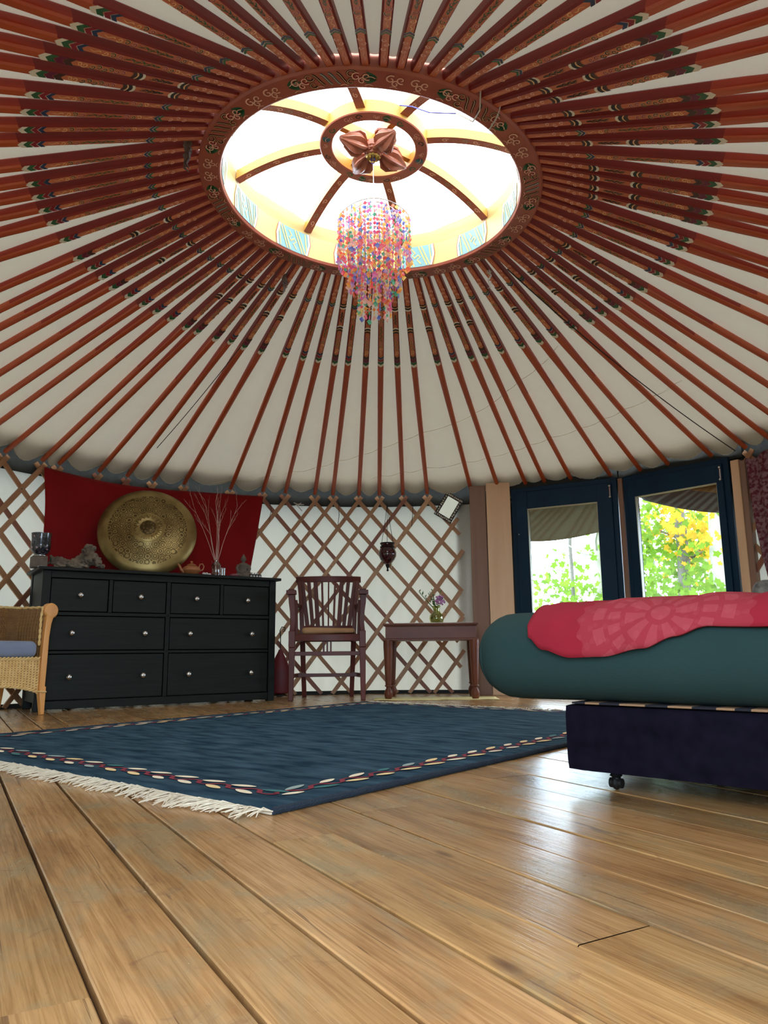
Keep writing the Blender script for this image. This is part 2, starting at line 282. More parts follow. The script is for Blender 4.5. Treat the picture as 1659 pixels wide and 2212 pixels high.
for i, c in enumerate([(.95, .22, .12), (.95, .45, .10), (.90, .12, .25), (.06, .55, .38), (.12, .25, .80), (.60, .35, .75), (.95, .75, .20), (.95, .60, .55), (.85, .15, .55)]):
    m = bpy.data.materials.new('iridescent chip'); m.use_nodes = True; nt, N, L = nodes_of(m); b = N['Principled BSDF']; b.inputs['Roughness'].default_value = .12
    tc = N.new('ShaderNodeTexCoord'); n = N.new('ShaderNodeTexNoise'); n.inputs['Scale'].default_value = 45; L.new(tc.outputs['Object'], n.inputs['Vector'])
    c = tuple(v_*.88+.12 for v_ in c); c2 = [(.98, .65, .45), (.98, .8, .35), (.95, .5, .6), (.4, .85, .7), (.5, .6, .95), (.85, .7, .9), (.98, .9, .6), (.95, .85, .8), (.9, .5, .8)][i]
    r = ramp(nt, [(.42, c), (.62, c2)]); L.new(n.outputs[0], r.inputs[0]); L.new(r.outputs[0], b.inputs['Base Color'])
    t = N.new('ShaderNodeBsdfTranslucent'); L.new(r.outputs[0], t.inputs[0]); tp = N.new('ShaderNodeBsdfTransparent'); L.new(r.outputs[0], tp.inputs[0])
    mx = N.new('ShaderNodeMixShader'); mx.inputs[0].default_value = .6; L.new(b.outputs[0], mx.inputs[1]); L.new(t.outputs[0], mx.inputs[2])
    mx2 = N.new('ShaderNodeMixShader'); mx2.inputs[0].default_value = .2; L.new(mx.outputs[0], mx2.inputs[1]); L.new(tp.outputs[0], mx2.inputs[2]); L.new(mx2.outputs[0], N['Material Output'].inputs[0]); CHIP.append(m)

# ------------------------------------------------------------------ mesh helpers
class MB:
    def __init__(s): s.v = []; s.f = []; s.m = []
    def add(s, vs, fs, mi=0):
        o = len(s.v); s.v += [tuple(v) for v in vs]
        for f in fs: s.f.append(tuple(o+i for i in f)); s.m.append(mi)
        return o
    def hexa(s, p, mi=0): s.add(p, [(0, 3, 2, 1), (4, 5, 6, 7), (0, 1, 5, 4), (1, 2, 6, 5), (2, 3, 7, 6), (3, 0, 4, 7)], mi); return s
    def box(s, x0, x1, y0, y1, z0, z1, mi=0): return s.hexa([(x0, y0, z0), (x1, y0, z0), (x1, y1, z0), (x0, y1, z0), (x0, y0, z1), (x1, y0, z1), (x1, y1, z1), (x0, y1, z1)], mi)
    def bar(s, a, b, w, h, up=(0, 0, 1), w2=None, h2=None, mi=0):
        a, b = Vector(a), Vector(b); d = (b-a).normalized(); u = Vector(up); sd = d.cross(u).normalized(); u = sd.cross(d)
        w2 = w2 or w; h2 = h2 or h; P = []
        for c, ww, hh in ((a, w, h), (b, w2, h2)): P += [c-sd*ww/2-u*hh/2, c+sd*ww/2-u*hh/2, c+sd*ww/2+u*hh/2, c-sd*ww/2+u*hh/2]
        return s.hexa(P, mi)
    def tube(s, path, r, n=8, mi=0, cap=True, closed=False):
        path = [Vector(p) for p in path]; k = len(path); rs = r if isinstance(r, (list, tuple)) else [r]*k
        o = len(s.v); prev = None
        for i, p in enumerate(path):
            a = path[(i-1) % k] if (i > 0 or closed) else p; b = path[(i+1) % k] if (i < k-1 or closed) else p
            d = (b-a).normalized() if (b-a).length > 1e-9 else Vector((0, 0, 1))
            if prev is None: prev = d.orthogonal().normalized()
            u = (prev-d*prev.dot(d)); u = u.normalized() if u.length > 1e-6 else d.orthogonal().normalized(); prev = u; w = d.cross(u)
            for j in range(n): t = 2*pi*j/n; s.v.append(tuple(p+(u*cos(t)+w*sin(t))*rs[i]))
        for i in range(k if closed else k-1):
            for j in range(n):
                a = o+i*n+j; b = o+i*n+(j+1) % n; i2 = (i+1) % k; c = o+i2*n+(j+1) % n; d = o+i2*n+j; s.f.append((a, b, c, d)); s.m.append(mi)
        if cap and not closed:
            s.f.append(tuple(o+j for j in reversed(range(n)))); s.m.append(mi); s.f.append(tuple(o+(k-1)*n+j for j in range(n))); s.m.append(mi)
        return s
    def lathe(s, prof, n=24, c=(0, 0, 0), mi=0, M_=None, lobes=0, la=0.):
        o = len(s.v); k = len(prof); c = Vector(c)
        for (r, z) in prof:
            for j in range(n):
                t = 2*pi*j/n; rr = r*(1+la*cos(lobes*t)) if lobes else r
                p = Vector((rr*cos(t), rr*sin(t), z)); p = (M_ @ p) if M_ else p; s.v.append(tuple(c+p))
        for i in range(k-1):
            for j in range(n): s.f.append((o+i*n+j, o+i*n+(j+1) % n, o+(i+1)*n+(j+1) % n, o+(i+1)*n+j)); s.m.append(mi)
        if prof[0][0] > 1e-6: s.f.append(tuple(o+j for j in reversed(range(n)))); s.m.append(mi)
        if prof[-1][0] > 1e-6: s.f.append(tuple(o+(k-1)*n+j for j in range(n))); s.m.append(mi)
        return s
    def ball(s, c, r, n=12, m=8, mi=0, sc=(1, 1, 1), M_=None):
        pr = [(r*sin(pi*i/m)+1e-7, -r*cos(pi*i/m)) for i in range(m+1)]
        S = Matrix.Diagonal(Vector((*sc,))) if not M_ else M_ @ Matrix.Diagonal(Vector((*sc,)))
        return s.lathe(pr, n, c, mi, S)
    def grid(s, fn, nu, nv, mi=0, closed_u=False, mf=None):
        o = len(s.v); cu = nu if closed_u else nu+1
        for i in range(cu):
            for j in range(nv+1): s.v.append(tuple(fn(i/nu, j/nv)))
        for i in range(nu):
            for j in range(nv):
                i2 = (i+1) % cu; s.f.append((o+i*(nv+1)+j, o+i2*(nv+1)+j, o+i2*(nv+1)+j+1, o+i*(nv+1)+j+1)); s.m.append(mf(i, j) if mf else mi)
        return s
    def build(s, name, mats, parent=None, smooth=False, bev=0., loc=None, rotz=0., solid=0., sub=0, angle=35, remesh=0., M_=None):
        me = bpy.data.meshes.new(name); me.from_pydata(s.v, [], s.f); me.update()
        mats = mats if isinstance(mats, (list, tuple)) else [mats]
        for m in mats: me.materials.append(m)
        if len(mats) > 1: me.polygons.foreach_set('material_index', s.m)
        bm = bmesh.new(); bm.from_mesh(me); bmesh.ops.remove_doubles(bm, verts=bm.verts, dist=1e-6) if remesh or bev else None; bmesh.ops.recalc_face_normals(bm, faces=bm.faces); bm.to_mesh(me); bm.free()
        o = bpy.data.objects.new(name, me); COL.objects.link(o)
        if parent: o.parent = parent
        if loc is not None: o.location = loc
        o.rotation_euler.z = rotz
        if M_ is not None: o.matrix_world = M_
        if remesh: q = o.modifiers.new('r', 'REMESH'); q.mode = 'VOXEL'; q.voxel_size = remesh; q.use_smooth_shade = True
        if solid: q = o.modifiers.new('s', 'SOLIDIFY'); q.thickness = solid; q.offset = 0
        if bev: q = o.modifiers.new('b', 'BEVEL'); q.width = bev; q.segments = 2; q.limit_method = 'ANGLE'; q.angle_limit = R_(40); q.harden_normals = False
        if sub: q = o.modifiers.new('u', 'SUBSURF'); q.levels = sub; q.render_levels = sub
        if smooth or bev:
            for p in me.polygons: p.use_smooth = True
            try: me.set_sharp_from_angle(angle=R_(angle))
            except Exception: pass
        return o
def tag(o, label, cat, group=None, kind=None):
    if label: o['label'] = label
    if cat: o['category'] = cat
    if group: o['group'] = group
    if kind: o['kind'] = kind
    return o
def thing(name, label, cat, loc=(0, 0, 0), rotz=0., group=None):
    o = bpy.data.objects.new(name, None); COL.objects.link(o); o.location = loc; o.rotation_euler = (0, 0, rotz); o.empty_display_size = .05
    return tag(o, label, cat, group)
def struct(o): o['kind'] = 'structure'; return o
def nz(x, y=0., z=0.): return noise.noise(Vector((x, y, z)))

# ------------------------------------------------------------------ floor (boards run 30 degrees across the room)
def make_floor():
    A = R_(-30); du = Vector((sin(A), cos(A))); dv = Vector((cos(A), -sin(A)))   # along, across
    fb = MB(); tones = []; uvs = []
    rnd = random.Random(3); pitch = .1293; k0 = -30
    for k in range(k0, 42):
        va = .16+.1293*k; wide = k in (0, 1, 2, 3, 5, 7); g = .0035 if wide else .0008; gp = .0035 if (k-1) in (-1, 0, 1, 2, 4, 6) else .0008
        gl = g; gr = .0035 if (k+1) in (0, 1, 2, 3, 5, 7) else .0008
        u = -4.+rnd.random()*-2
        while u < 8.5:
            ln = rnd.uniform(1.6, 3.4)
            if k in (0, 1, 2): ln = 8
            u1 = min(u+ln, 8.5); t = rnd.uniform(.82, 1.08); tw = rnd.uniform(-.03, .03); ru = rnd.uniform(0, 50); rv = rnd.uniform(0, 50)
            nseg = max(1, int((u1-u)/.5)); o = len(fb.v); e = .0018; va_, vb_ = va+gl, va+pitch-gr; ua_, ub_ = u+.0008, u1-.0008; dz = rnd.uniform(-.0006, .0006)
            cols = [(va_, -.014), (va_, -e+dz), (va_+e, dz), (vb_-e, dz), (vb_, -e+dz), (vb_, -.014)]
            for i in range(nseg+1):
                uu = ua_+(ub_-ua_)*i/nseg
                wv = .0016*nz(uu*1.3, k*3.1)
                for c, z in cols:
                    p = du*uu+dv*(c+wv); fb.v.append((p.x, p.y, z))
            for i in range(nseg):
                for j in range(5): fb.f.append((o+i*6+j, o+i*6+j+1, o+(i+1)*6+j+1, o+(i+1)*6+j)); fb.m.append(0); tones.append((t, t-tw, t-abs(tw))); uvs.append((ru, rv, va))
            u = u1
    # sub floor below the gaps
    o = fb.add([(-4.2, -1.5, -.0135), (4.2, -1.5, -.0135), (4.2, 7.5, -.0135), (-4.2, 7.5, -.0135)], [(0, 1, 2, 3)], 1); tones.append((.3, .25, .15)); uvs.append((0, 0, 0))
    # keep what lies inside the wall
    keep = []
    for i, f in enumerate(fb.f):
        c = sum((Vector(fb.v[a]) for a in f), Vector())/len(f)
        if fb.m[i] == 1 or ((c.x-CW.x)/(WA+.35))**2+((c.y-CW.y)/(WB+.35))**2 < 1: keep.append(i)
    fb.f = [fb.f[i] for i in keep]; fb.m = [fb.m[i] for i in keep]; tones = [tones[i] for i in keep]; uvs = [uvs[i] for i in keep]
    me = bpy.data.meshes.new('floor'); me.from_pydata(fb.v, [], fb.f); me.materials.append(M['floor']); me.materials.append(mat('dark gap', (.05, .025, .008), .9)); me.polygons.foreach_set('material_index', fb.m)
    me.uv_layers.new(name='UVMap'); me.color_attributes.new('tone', 'FLOAT_COLOR', 'CORNER'); uvl = me.uv_layers['UVMap']; ca = me.color_attributes['tone']
    for pi_, p in enumerate(me.polygons):
        ru, rv, va = uvs[pi_]; t = tones[pi_]
        for li in p.loop_indices:
            v = me.vertices[me.loops[li].vertex_index].co; q = Vector((v.x, v.y)); uvl.data[li].uv = (q.dot(du)+ru, q.dot(dv)+rv); ca.data[li].color = (*t, 1)
    o = bpy.data.objects.new('floor', me); COL.objects.link(o); struct(o)
make_floor()
# ground outside
g = MB(); g.grid(lambda u, v: (-40+80*u, -40+80*v, -.45+.25*nz(u*9, v*9)), 60, 60); struct(g.build('ground', M['ground'], smooth=True))

# ------------------------------------------------------------------ crown frame (tilted a little to the right)
CF = Matrix.Translation((CR.x, CR.y, ZR)) @ Matrix.Rotation(math.atan(-TILT), 4, 'Y')
def crown_empty(o): o.matrix_world = CF; return o

# ------------------------------------------------------------------ roof poles
PD = "-117.4,-122.6,0;-122.1,-126.6,0;-126.1,-130.3,0;-130.6,-133.8,1;-135.0,-137.4,1;-139.5,-142.2,0;-144.6,-146.2,0;-148.9,-150.4,0;-154.1,-153.9,0;-158.9,-160.1,0;-164.1,-164.3,0;-168.8,-167.9,0;-174.1,-171.7,0;-177.9,-175.6,0;176.5,178.8,0;171.8,172.4,1;167.7,168.2,0;163.3,164.6,0;158.4,160.6,1;153.9,156.3,0;149.0,152.0,0;144.2,148.2,0;140.4,143.9,0;136.3,139.1,1;132.0,136.1,1;128.2,131.0,1;125.0,127.2,0;121.4,123.4,1;117.0,118.9,1;112.5,112.7,0;108.6,108.1,0;104.1,104.3,0;100.6,100.1,1;96.3,96.8,0;91.2,92.4,1;86.5,88.7,0;81.5,84.6,1;76.8,80.5,1;72.4,74.5,1;68.2,70.3,0;63.6,65.9,1;58.9,62.4,1;53.9,58.1,0;48.8,52.6,0;43.9,48.0,1;39.1,43.7,0;35.3,38.4,0;30.6,33.7,1;26.1,29.8,0;21.0,25.9,1;16.2,21.7,0;12.6,17.6,1;7.7,11.4,0;2.7,7.2,0;-2.0,1.9,0;-6.2,-0.8,0;-10.3,-6.6,1;-14.3,-9.7,1;-18.5,-13.8,1;-22.5,-17.4,1;-26.5,-22.8,0;-31.0,-28.4,1;-34.9,-32.4,0;-39.5,-35.3,1;-43.1,-38.6,1;-47.8,-44.6,1;-51.2,-48.6,1;-55.4,-52.2,1;-59.7,-56.1,0;-63.8,-62.1,0;-67.8,-66.8,0;-72.2,-71.4,0;-76.8,-77.1,0;-80.9,-82.5,0;-85.5,-86.6,0;-90.3,-91.5,0;-95.1,-96.2,0;-99.7,-101.6,0;-104.0,-106.7,0;-108.4,-110.9,0;-113.0,-115.5,0"
POLES = []   # (inner point, foot point, banded?) on the pole axis
for q in PD.split(';'):
    a, b, t = q.split(','); a, b = R_(float(a)), R_(float(b))
    P = CR+Vector((cos(a), sin(a)))*.775; Q = CR+Vector((cos(b), sin(b)))*1.55; d = (Q-P).normalized(); o = P-CW
    wa, wb = WA-.035, WB-.035
    A = (d.x/wa)**2+(d.y/wb)**2; B = 2*(o.x*d.x/wa**2+o.y*d.y/wb**2); C = (o.x/wa)**2+(o.y/wb)**2-1
    s = (-B+sqrt(B*B-4*A*C))/(2*A); Ft = P+d*s
    POLES.append((Vector((P.x, P.y, ZR+.036+TILT*(P.x-CR.x))), Vector((Ft.x, Ft.y, WT+.015)), int(t)))
PL = 2.5      # nominal pole length of the shared mesh
HALF = [.0178, .0215]
PM = ['redor', 'red', 'orange', 'pink', 'gold', 'black', 'maroon', 'green', 'navy', 'white', 'purple', 'brown', 'cream', 'teal', 'midred']
PI = {k: i for i, k in enumerate(PM)}
TIP = .80
def pole_mesh(kind):
    b = MB(); n = 14
    xs = [0, .2, .4, .6, .72, TIP-.02, TIP, TIP+.08, TIP+.2, TIP+.32, 1.25, 1.7, 2.1, 2.4, PL]; o = 0
    for x in xs:
        k = min(1, max(0, (x-TIP+.02)/.40)); k = k*k*(3-2*k)
        w = HALF[0]*(1+.10*min(1, x/TIP)); h = HALF[1]; rr = .0195-.003*max(0, (x-1.2)/1.3)
        for j in range(16):
            t = 2*pi*(j+.5)/16; cx, cz = cos(t), sin(t); m_ = max(abs(cx), abs(cz)); sq = Vector((cx/m_*w, cz/m_*h))
            if abs(cx) > .7 and abs(cz) > .5: sq *= .985
            ci = Vector((cx*rr, cz*rr)); p = sq.lerp(ci, k); b.v.append((x, p.x, p.y))
    for i in range(len(xs)-1):
        for j in range(16):
            j2 = (j+1) % 16; b.f.append((i*16+j, (i+1)*16+j, (i+1)*16+j2, i*16+j2))
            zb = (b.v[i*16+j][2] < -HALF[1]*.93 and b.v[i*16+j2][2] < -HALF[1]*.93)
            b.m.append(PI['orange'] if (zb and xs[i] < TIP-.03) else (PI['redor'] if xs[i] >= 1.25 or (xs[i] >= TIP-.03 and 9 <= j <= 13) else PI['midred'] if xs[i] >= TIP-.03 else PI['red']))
    b.f.append(tuple(range(16))); b.m.append(PI['red']); e = (len(xs)-1)*16; b.f.append(tuple(range(e, e+16))); b.m.append(PI['redor'])
    W = HALF[0]*1.0; Z = -HALF[1]-.0006
    def strip(pts, w0, w1, mi, z=Z):
        vs = []; L = len(pts)
        for i, p in enumerate(pts):
            a = pts[max(0, i-1)]; c = pts[min(L-1, i+1)]; d = Vector((c[0]-a[0], c[1]-a[1])); d = d.normalized() if d.length > 0 else Vector((1, 0)); nn = Vector((-d.y, d.x)); w = (w0+(w1-w0)*i/(L-1))/2
            vs += [(p[0]+nn.x*w, p[1]+nn.y*w, z), (p[0]-nn.x*w, p[1]-nn.y*w, z)]
        b.add(vs, [(2*i, 2*i+1, 2*i+3, 2*i+2) for i in range(L-1)], mi)
    def curl(cx, cy, r, sgn, mi, out=None, flip=1):
        pts = []
        for i in range(13):
            t = i/12; a = sgn*(pi*.2+t*pi*2.1); rr = r*(1-.78*t); pts.append((cx+flip*rr*cos(a), cy+rr*sin(a)))
        if out is not None: strip([(p[0], p[1]) for p in pts], .0078, .0052, PI[out], Z)
        strip(pts, .0046, .0026, PI[mi], Z-.0005)
        return pts
    def tail(x0, x1, amp, cyc, mi, w=.0030):
        strip([(x0+(x1-x0)*i/18, amp*(1-.5*i/18)*sin(cyc*2*pi*i/18)) for i in range(19)], w*1.3, w*.6, PI[mi])
    def chev(x, wd, mi, line=None, W_=W):
        b.add([(x, -W_, Z-.0003), (x+.016, 0, Z-.0003), (x+.016+wd, 0, Z-.0003), (x+wd, -W_, Z-.0003)], [(0, 1, 2, 3)], PI[mi]); b.add([(x, W_, Z-.0003), (x+.016, 0, Z-.0003), (x+.016+wd, 0, Z-.0003), (x+wd, W_, Z-.0003)], [(0, 1, 2, 3)], PI[mi])
        if line: chev(x+wd-.002, .0025, line)
    def band(x, wd, mi, bow=.008):
        vs = []; 
        for i in range(7): y = -W+2*W*i/6; d = bow*(1-(y/W)**2); vs += [(x+d, y, Z-.0003), (x+d+wd, y, Z-.0003)]
        b.add(vs, [(2*i, 2*i+2, 2*i+3, 2*i+1) for i in range(6)], PI[mi])
    def leafy(x0, x1, mi, mi2):
        nl = 7
        for i in range(nl):
            t = (i+.5)/nl; x = x0+(x1-x0)*t; s_ = 1 if i % 2 else -1; sc = .5+.5*sin(pi*t)
            strip([(x-.008, -s_*.002), (x, s_*.006*sc), (x+.010, s_*.010*sc), (x+.016, s_*.004*sc)], .006*sc+.001, .001, PI[mi])
            strip([(x-.006, s_*.006*sc), (x+.004, -s_*.003), (x+.012, -s_*.009*sc)], .0022, .001, PI[mi2])
        tail(x0, x1, .003, 3, mi, .0025)
    # pink scroll by the ring
    tail(.05, .12, .004, 1.5, 'pink', .0018)
    for i, x in enumerate((.135, .165, .195)): curl(x, (.003 if i % 2 else -.003), .0105, 1 if i % 2 else -1, 'pink')
    if not kind:
        chev(.225, .013, 'green', 'white'); chev(.241, .013, 'navy', 'white')
        tail(.275, .315, .005, 1.2, 'gold'); curl(.330, 0, .012, 1, 'gold'); curl(.355, 0, .012, -1, 'black', 'gold'); curl(.382, 0, .012, 1, 'maroon', 'pink')
        leafy(.40, .535, 'green', 'maroon'); curl(.555, 0, .012, -1, 'maroon', 'pink'); curl(.582, 0, .012, 1, 'black', 'gold'); curl(.608, 0, .012, -1, 'gold'); tail(.625, .665, .005, 1.2, 'gold')
        x = .675
        chev(x, .02, 'navy', 'white'); chev(x+.022, .022, 'maroon', 'white'); chev(x+.047, .024, 'green'); chev(x+.070, .022, 'cream', W_=W*1.05)
    else:
        for x, w_, c in ((.225, .012, 'brown'), (.238, .005, 'gold'), (.244, .013, 'black'), (.258, .011, 'cream')): band(x, w_, c)
        leafy(.30, .385, 'black', 'green')
        for x, w_, c in ((.42, .011, 'cream'), (.432, .014, 'black'), (.447, .005, 'gold'), (.453, .016, 'brown')): band(x, w_, c, -.008)
        curl(.50, 0, .010, 1, 'maroon', 'pink'); curl(.522, 0, .010, -1, 'maroon', 'pink')
        for i in range(4): curl(.545+.022*i, .002*(-1)**i, .011, (-1)**i, 'black', 'gold')
        curl(.640, 0, .013, -1, 'gold'); curl(.658, 0, .010, 1, 'gold')
        x = .672; chev(x, .028, 'brown'); chev(x+.030, .028, 'purple'); chev(x+.060, .026, 'green'); chev(x+.086, .024, 'cream', W_=W*1.05)
    me = bpy.data.meshes.new('roof_pole'); me.from_pydata(b.v, [], b.f)
    for k in PM: me.materials.append(M[k])
    me.polygons.foreach_set('material_index', b.m)
    bm = bmesh.new(); bm.from_mesh(me)
    bmesh.ops.recalc_face_normals(bm, faces=bm.faces)
    bm.to_mesh(me); bm.free()
    for p in me.polygons: p.use_smooth = True
    me.set_sharp_from_angle(angle=R_(35)); return me
PMESH = [pole_mesh(0), pole_mesh(1)]
LAND = {20: "one that leaves the left frame edge lowest", 23: "red cloth's left corner", 26: "brass gong", 28: "dry twigs", 30: "red cloth's right corner", 33: "armchair's left arm", 36: "hanging lantern", 38: "tilted mirror", 40: "brown board", 44: "left glass door", 47: "strip between the glass doors", 50: "right glass door"}
ORD = ['', 'first', 'second', 'third', 'fourth', 'fifth', 'sixth', 'seventh', 'eighth', 'ninth', 'tenth', 'eleventh', 'twelfth']
def pole_label(i, foot_px, banded):
    kind = 'Banded roof pole' if banded else 'Chevron roof pole'
    return kind+', '+foot_px
def project(P):
    v = Vector(P)-Vector((0, 0, CAM_H)); k = v.dot(_F); return (829.5+FPX*v.dot(_R2)/k, 1106-FPX*v.dot(_U2)/k)
_feet = [(project(p[1])[0] if p[1].y > 1 else None) for p in POLES]
LM = [(75, "red cloth's left corner"), (310, "brass gong"), (478, "dry twigs"), (705, "slat-backed armchair"), (836, "hanging lantern"), (985, "tilted mirror"), (1058, "wooden door post"), (1220, "left glass door"), (1460, "right glass door")]
def foot_label(i):
    x = _feet[i]; cands = []
    for lx, ln in LM:
        near = min((j for j in range(19, 53) if _feet[j]), key=lambda j: abs(_feet[j]-lx)); cands.append((abs(near-i), near, ln))
    d, near, ln = min(cands)
    if d == 0: return 'its foot right above the '+ln
    return '%s %s of the one footed above the %s' % (ORD[d], 'left' if _feet[i] < _feet[near] else 'right', ln)
def side_label(i):
    if 68 < i or i < 3:   # near side, seen along the top of the photo
        j = (i-75 if i > 60 else i+6)
        return 'coming down from the photo\'s top centre' if j == 0 else '%s to the %s of the pole at the top centre' % (ORD[abs(j)], 'left' if j > 0 else 'right')
    if i < 20:
        j = i-10; return 'reaching the crown at its leftmost point' if j == 0 else '%s %s the pole at the crown\'s leftmost point' % (ORD[abs(j)], 'below' if j > 0 else 'above')
    j = 57-i; return 'reaching the crown at its rightmost point' if j == 0 else '%s %s the pole at the crown\'s rightmost point' % (ORD[abs(j)], 'below' if j > 0 else 'above')
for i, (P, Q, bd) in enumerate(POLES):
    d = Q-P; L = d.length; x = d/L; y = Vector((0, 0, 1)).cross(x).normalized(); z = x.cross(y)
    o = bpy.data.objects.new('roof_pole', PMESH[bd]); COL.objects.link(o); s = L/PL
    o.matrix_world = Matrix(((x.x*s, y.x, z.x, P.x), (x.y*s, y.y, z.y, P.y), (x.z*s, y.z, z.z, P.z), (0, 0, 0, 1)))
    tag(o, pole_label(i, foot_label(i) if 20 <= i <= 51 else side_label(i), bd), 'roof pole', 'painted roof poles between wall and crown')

# ------------------------------------------------------------------ roof canvas, felt band, wall canvas
def make_ceiling():
    b = MB(); n = len(POLES); NS = 8; NT = 40
    rows = []
    for k in range(n):
        A0, B0, _ = POLES[k]; A1, B1, _ = POLES[(k+1) % n]; rs = random.Random(k); sag0 = rs.uniform(.6, 1.35)
        for s in range(NS):
            f = s/NS; a = A0.lerp(A1, f); c = B0.lerp(B1, f); row = []
            fs = sin(pi*f)
            for j in range(NT+1):
                t = .004+(j/NT)*(.972+.022*fs*sag0-.004)
                p = a.lerp(c, t); g = max(0, (t-.45)/.55); sg = fs*(.006+.028*g*g*sag0); e = max(0, (t-.93)/.07)
                z = p.z+.029-sg-.010*e*e*(.5+fs)
                z += fs*(.006*nz(p.x*5+k*.3, p.y*5, t*9)+(.004+.006*g)*nz(p.x*2, p.y*2+k, t*34)+.006*nz(p.x*9, p.y*9, 3))+.002*nz(p.x*7, p.y*7, 3)
                row.append((p.x, p.y, z))
            rows.append(row)
    o = 0; nr = len(rows)
    for r in rows: b.v += r
    for i in range(nr):
        for j in range(NT): i2 = (i+1) % nr; b.f.append((i*(NT+1)+j, i2*(NT+1)+j, i2*(NT+1)+j+1, i*(NT+1)+j+1)); b.m.append(0)
    # sewn hem along the scalloped edge
    b.tube([Vector(r[-1]) for r in rows], .0035, 5, 1, closed=True)
    # felt skirt added over the wall top to block leaking sky light
    o = len(b.v); n2 = 180
    for i in range(n2):
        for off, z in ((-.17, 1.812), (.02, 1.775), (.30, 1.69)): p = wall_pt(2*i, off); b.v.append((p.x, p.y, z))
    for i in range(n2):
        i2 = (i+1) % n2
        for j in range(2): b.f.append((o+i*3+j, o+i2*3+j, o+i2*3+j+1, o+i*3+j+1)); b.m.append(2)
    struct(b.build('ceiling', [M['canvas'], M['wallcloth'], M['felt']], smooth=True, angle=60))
make_ceiling()
def wall_strip(name, off, z0, z1, m, t0=0, t1=360, nz_=6, wob=0., n=None, thick=0.):
    b = MB(); n = n or int(abs(t1-t0)/1.0)
    def fn(u, v):
        t = t0+(t1-t0)*u; z = z0+(z1-z0)*v; w = wob*(1-v**5)*(nz(t*.22, z*1.1)+.5*nz(t*.9, z*.6, 4)); p = wall_pt(t, off+w); return (p.x, p.y, z)
    b.grid(fn, n, nz_); return b.build(name, m, smooth=True, solid=thick)
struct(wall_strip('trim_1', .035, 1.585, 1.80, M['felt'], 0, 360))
struct(wall_strip('wall_left', .045, -.01, 1.668, M['wallcloth'], 74.6, 258, 14, .030, 420))
struct(wall_strip('wall_right', .045, -.01, 1.668, M['wallcloth'], -78, 36.0, 14, .030, 260))
struct(wall_strip('wall_gap_backing', .075, -.01, 1.72, M['felt'], 69.0, 78.0, 2))  # dark felt backing added behind the door posts to close light gaps
struct(wall_strip('baseboard_left', .02, -.012, .03, M['felt'], 76.6, 258, 1))
# door opening behind the camera: two posts
for k, t in enumerate((258, 282)):
    p = wall_pt(t, .03); b = MB(); b.box(-.05, .05, -.05, .05, 0, 1.66); struct(b.build('trim_%d' % (2+k), M['pine'], loc=(p.x, p.y, 0), rotz=R_(t)))

# ------------------------------------------------------------------ lattice wall panels
def lattice(t_lo, t_hi, label, name='lattice_wall'):
    t = thing(name, label, 'lattice', (0, 0, 0), 0, 'lattice wall sections'); rnd = random.Random(int(t_lo*10)); H = 1.63
    THS = sorted(degrees(atan2((q_[1].y-CW.y)/WB, (q_[1].x-CW.x)/WA)) % 360 for q_ in POLES); THS = [v-360 for v in THS]+THS+[v+360 for v in THS]; THS = [v for v in THS if t_lo-40 < v < t_hi+40]
    for fam, sl, off in (('f', -.0705, -.012), ('b', .0600, .002)):
        for k, th0 in enumerate(THS):
            pass                       # top node angle
            pts = []
            span = (H+.03)/abs(sl); sg = 1 if fam == 'f' else -1
            for i in range(25):
                s = -.03*0+i/24; th = th0+sg*(s*span-.6); z = H+.035-(H+.03)*s
                if fam == 'f' and False: pass
                if t_lo-.3 <= th <= t_hi+.3: pts.append((th, z))
            if len(pts) < 3: continue
            b = MB(); w = .0165+rnd.uniform(-.001, .002); th_ = .0065; vs = []; dl = degrees(w)/3.15; jit = rnd.uniform(-.15, .15)
            L = len(pts)
            # width direction perpendicular to the slat in the (arc, z) plane
            a = (pts[-1][0]-pts[0][0])*pi/180*3.15; c = pts[-1][1]-pts[0][1]; ln = sqrt(a*a+c*c); nxx, nzz = -c/ln*w, a/ln*w
            for (th, z) in pts:
                for sx, so in ((-1, -th_), (1, -th_), (1, th_), (-1, th_)):
                    p = wall_pt(th+jit+degrees(sx*nxx/3.15), off+so); vs.append((p.x, p.y, max(.002, z+sx*nzz)))
            fs = [(0, 1, 2, 3), (4*L-4, 4*L-1, 4*L-2, 4*L-3)]
            for i in range(L-1):
                for j in range(4): fs.append((4*i+j, 4*i+(j+1) % 4, 4*i+4+(j+1) % 4, 4*i+4+j))
            b.add(vs, fs)
            # dark rawhide knots at the crossings
            mk = rnd.random(); mm = M['slat'] if mk < .62 else (M['slat3'] if mk < .84 else M['slat2'])
            if fam == 'b': mm = M['slat'] if mk < .7 else M['slat2']
            if fam == 'f':
                for q in range(1, 24):
                    zz = H-.04-q*.1325*1.0; thh = th0+sg*((H+.035-zz)/(H+.03)*span-.6)
                    if zz < .05 or not (t_lo < thh < t_hi): continue
                    if q % 2 == k % 2: continue
                    p0 = wall_pt(thh+jit, off-.010); p1 = wall_pt(thh+jit, off-.004); b.tube([(p0.x, p0.y, zz), (p1.x, p1.y, zz)], .0045, 6, 1)
            b.build('slat', [mm, M['leather']], t)
lattice(77.2, 118, 'Crossed wooden lattice wall behind the armchair and side table, ending at the brown post')
lattice(118.1, 160, 'Crossed wooden lattice wall at the far left, partly behind the red cloth')
lattice(3, 35.6, 'Crossed wooden lattice wall at the right edge beyond the glass doors')

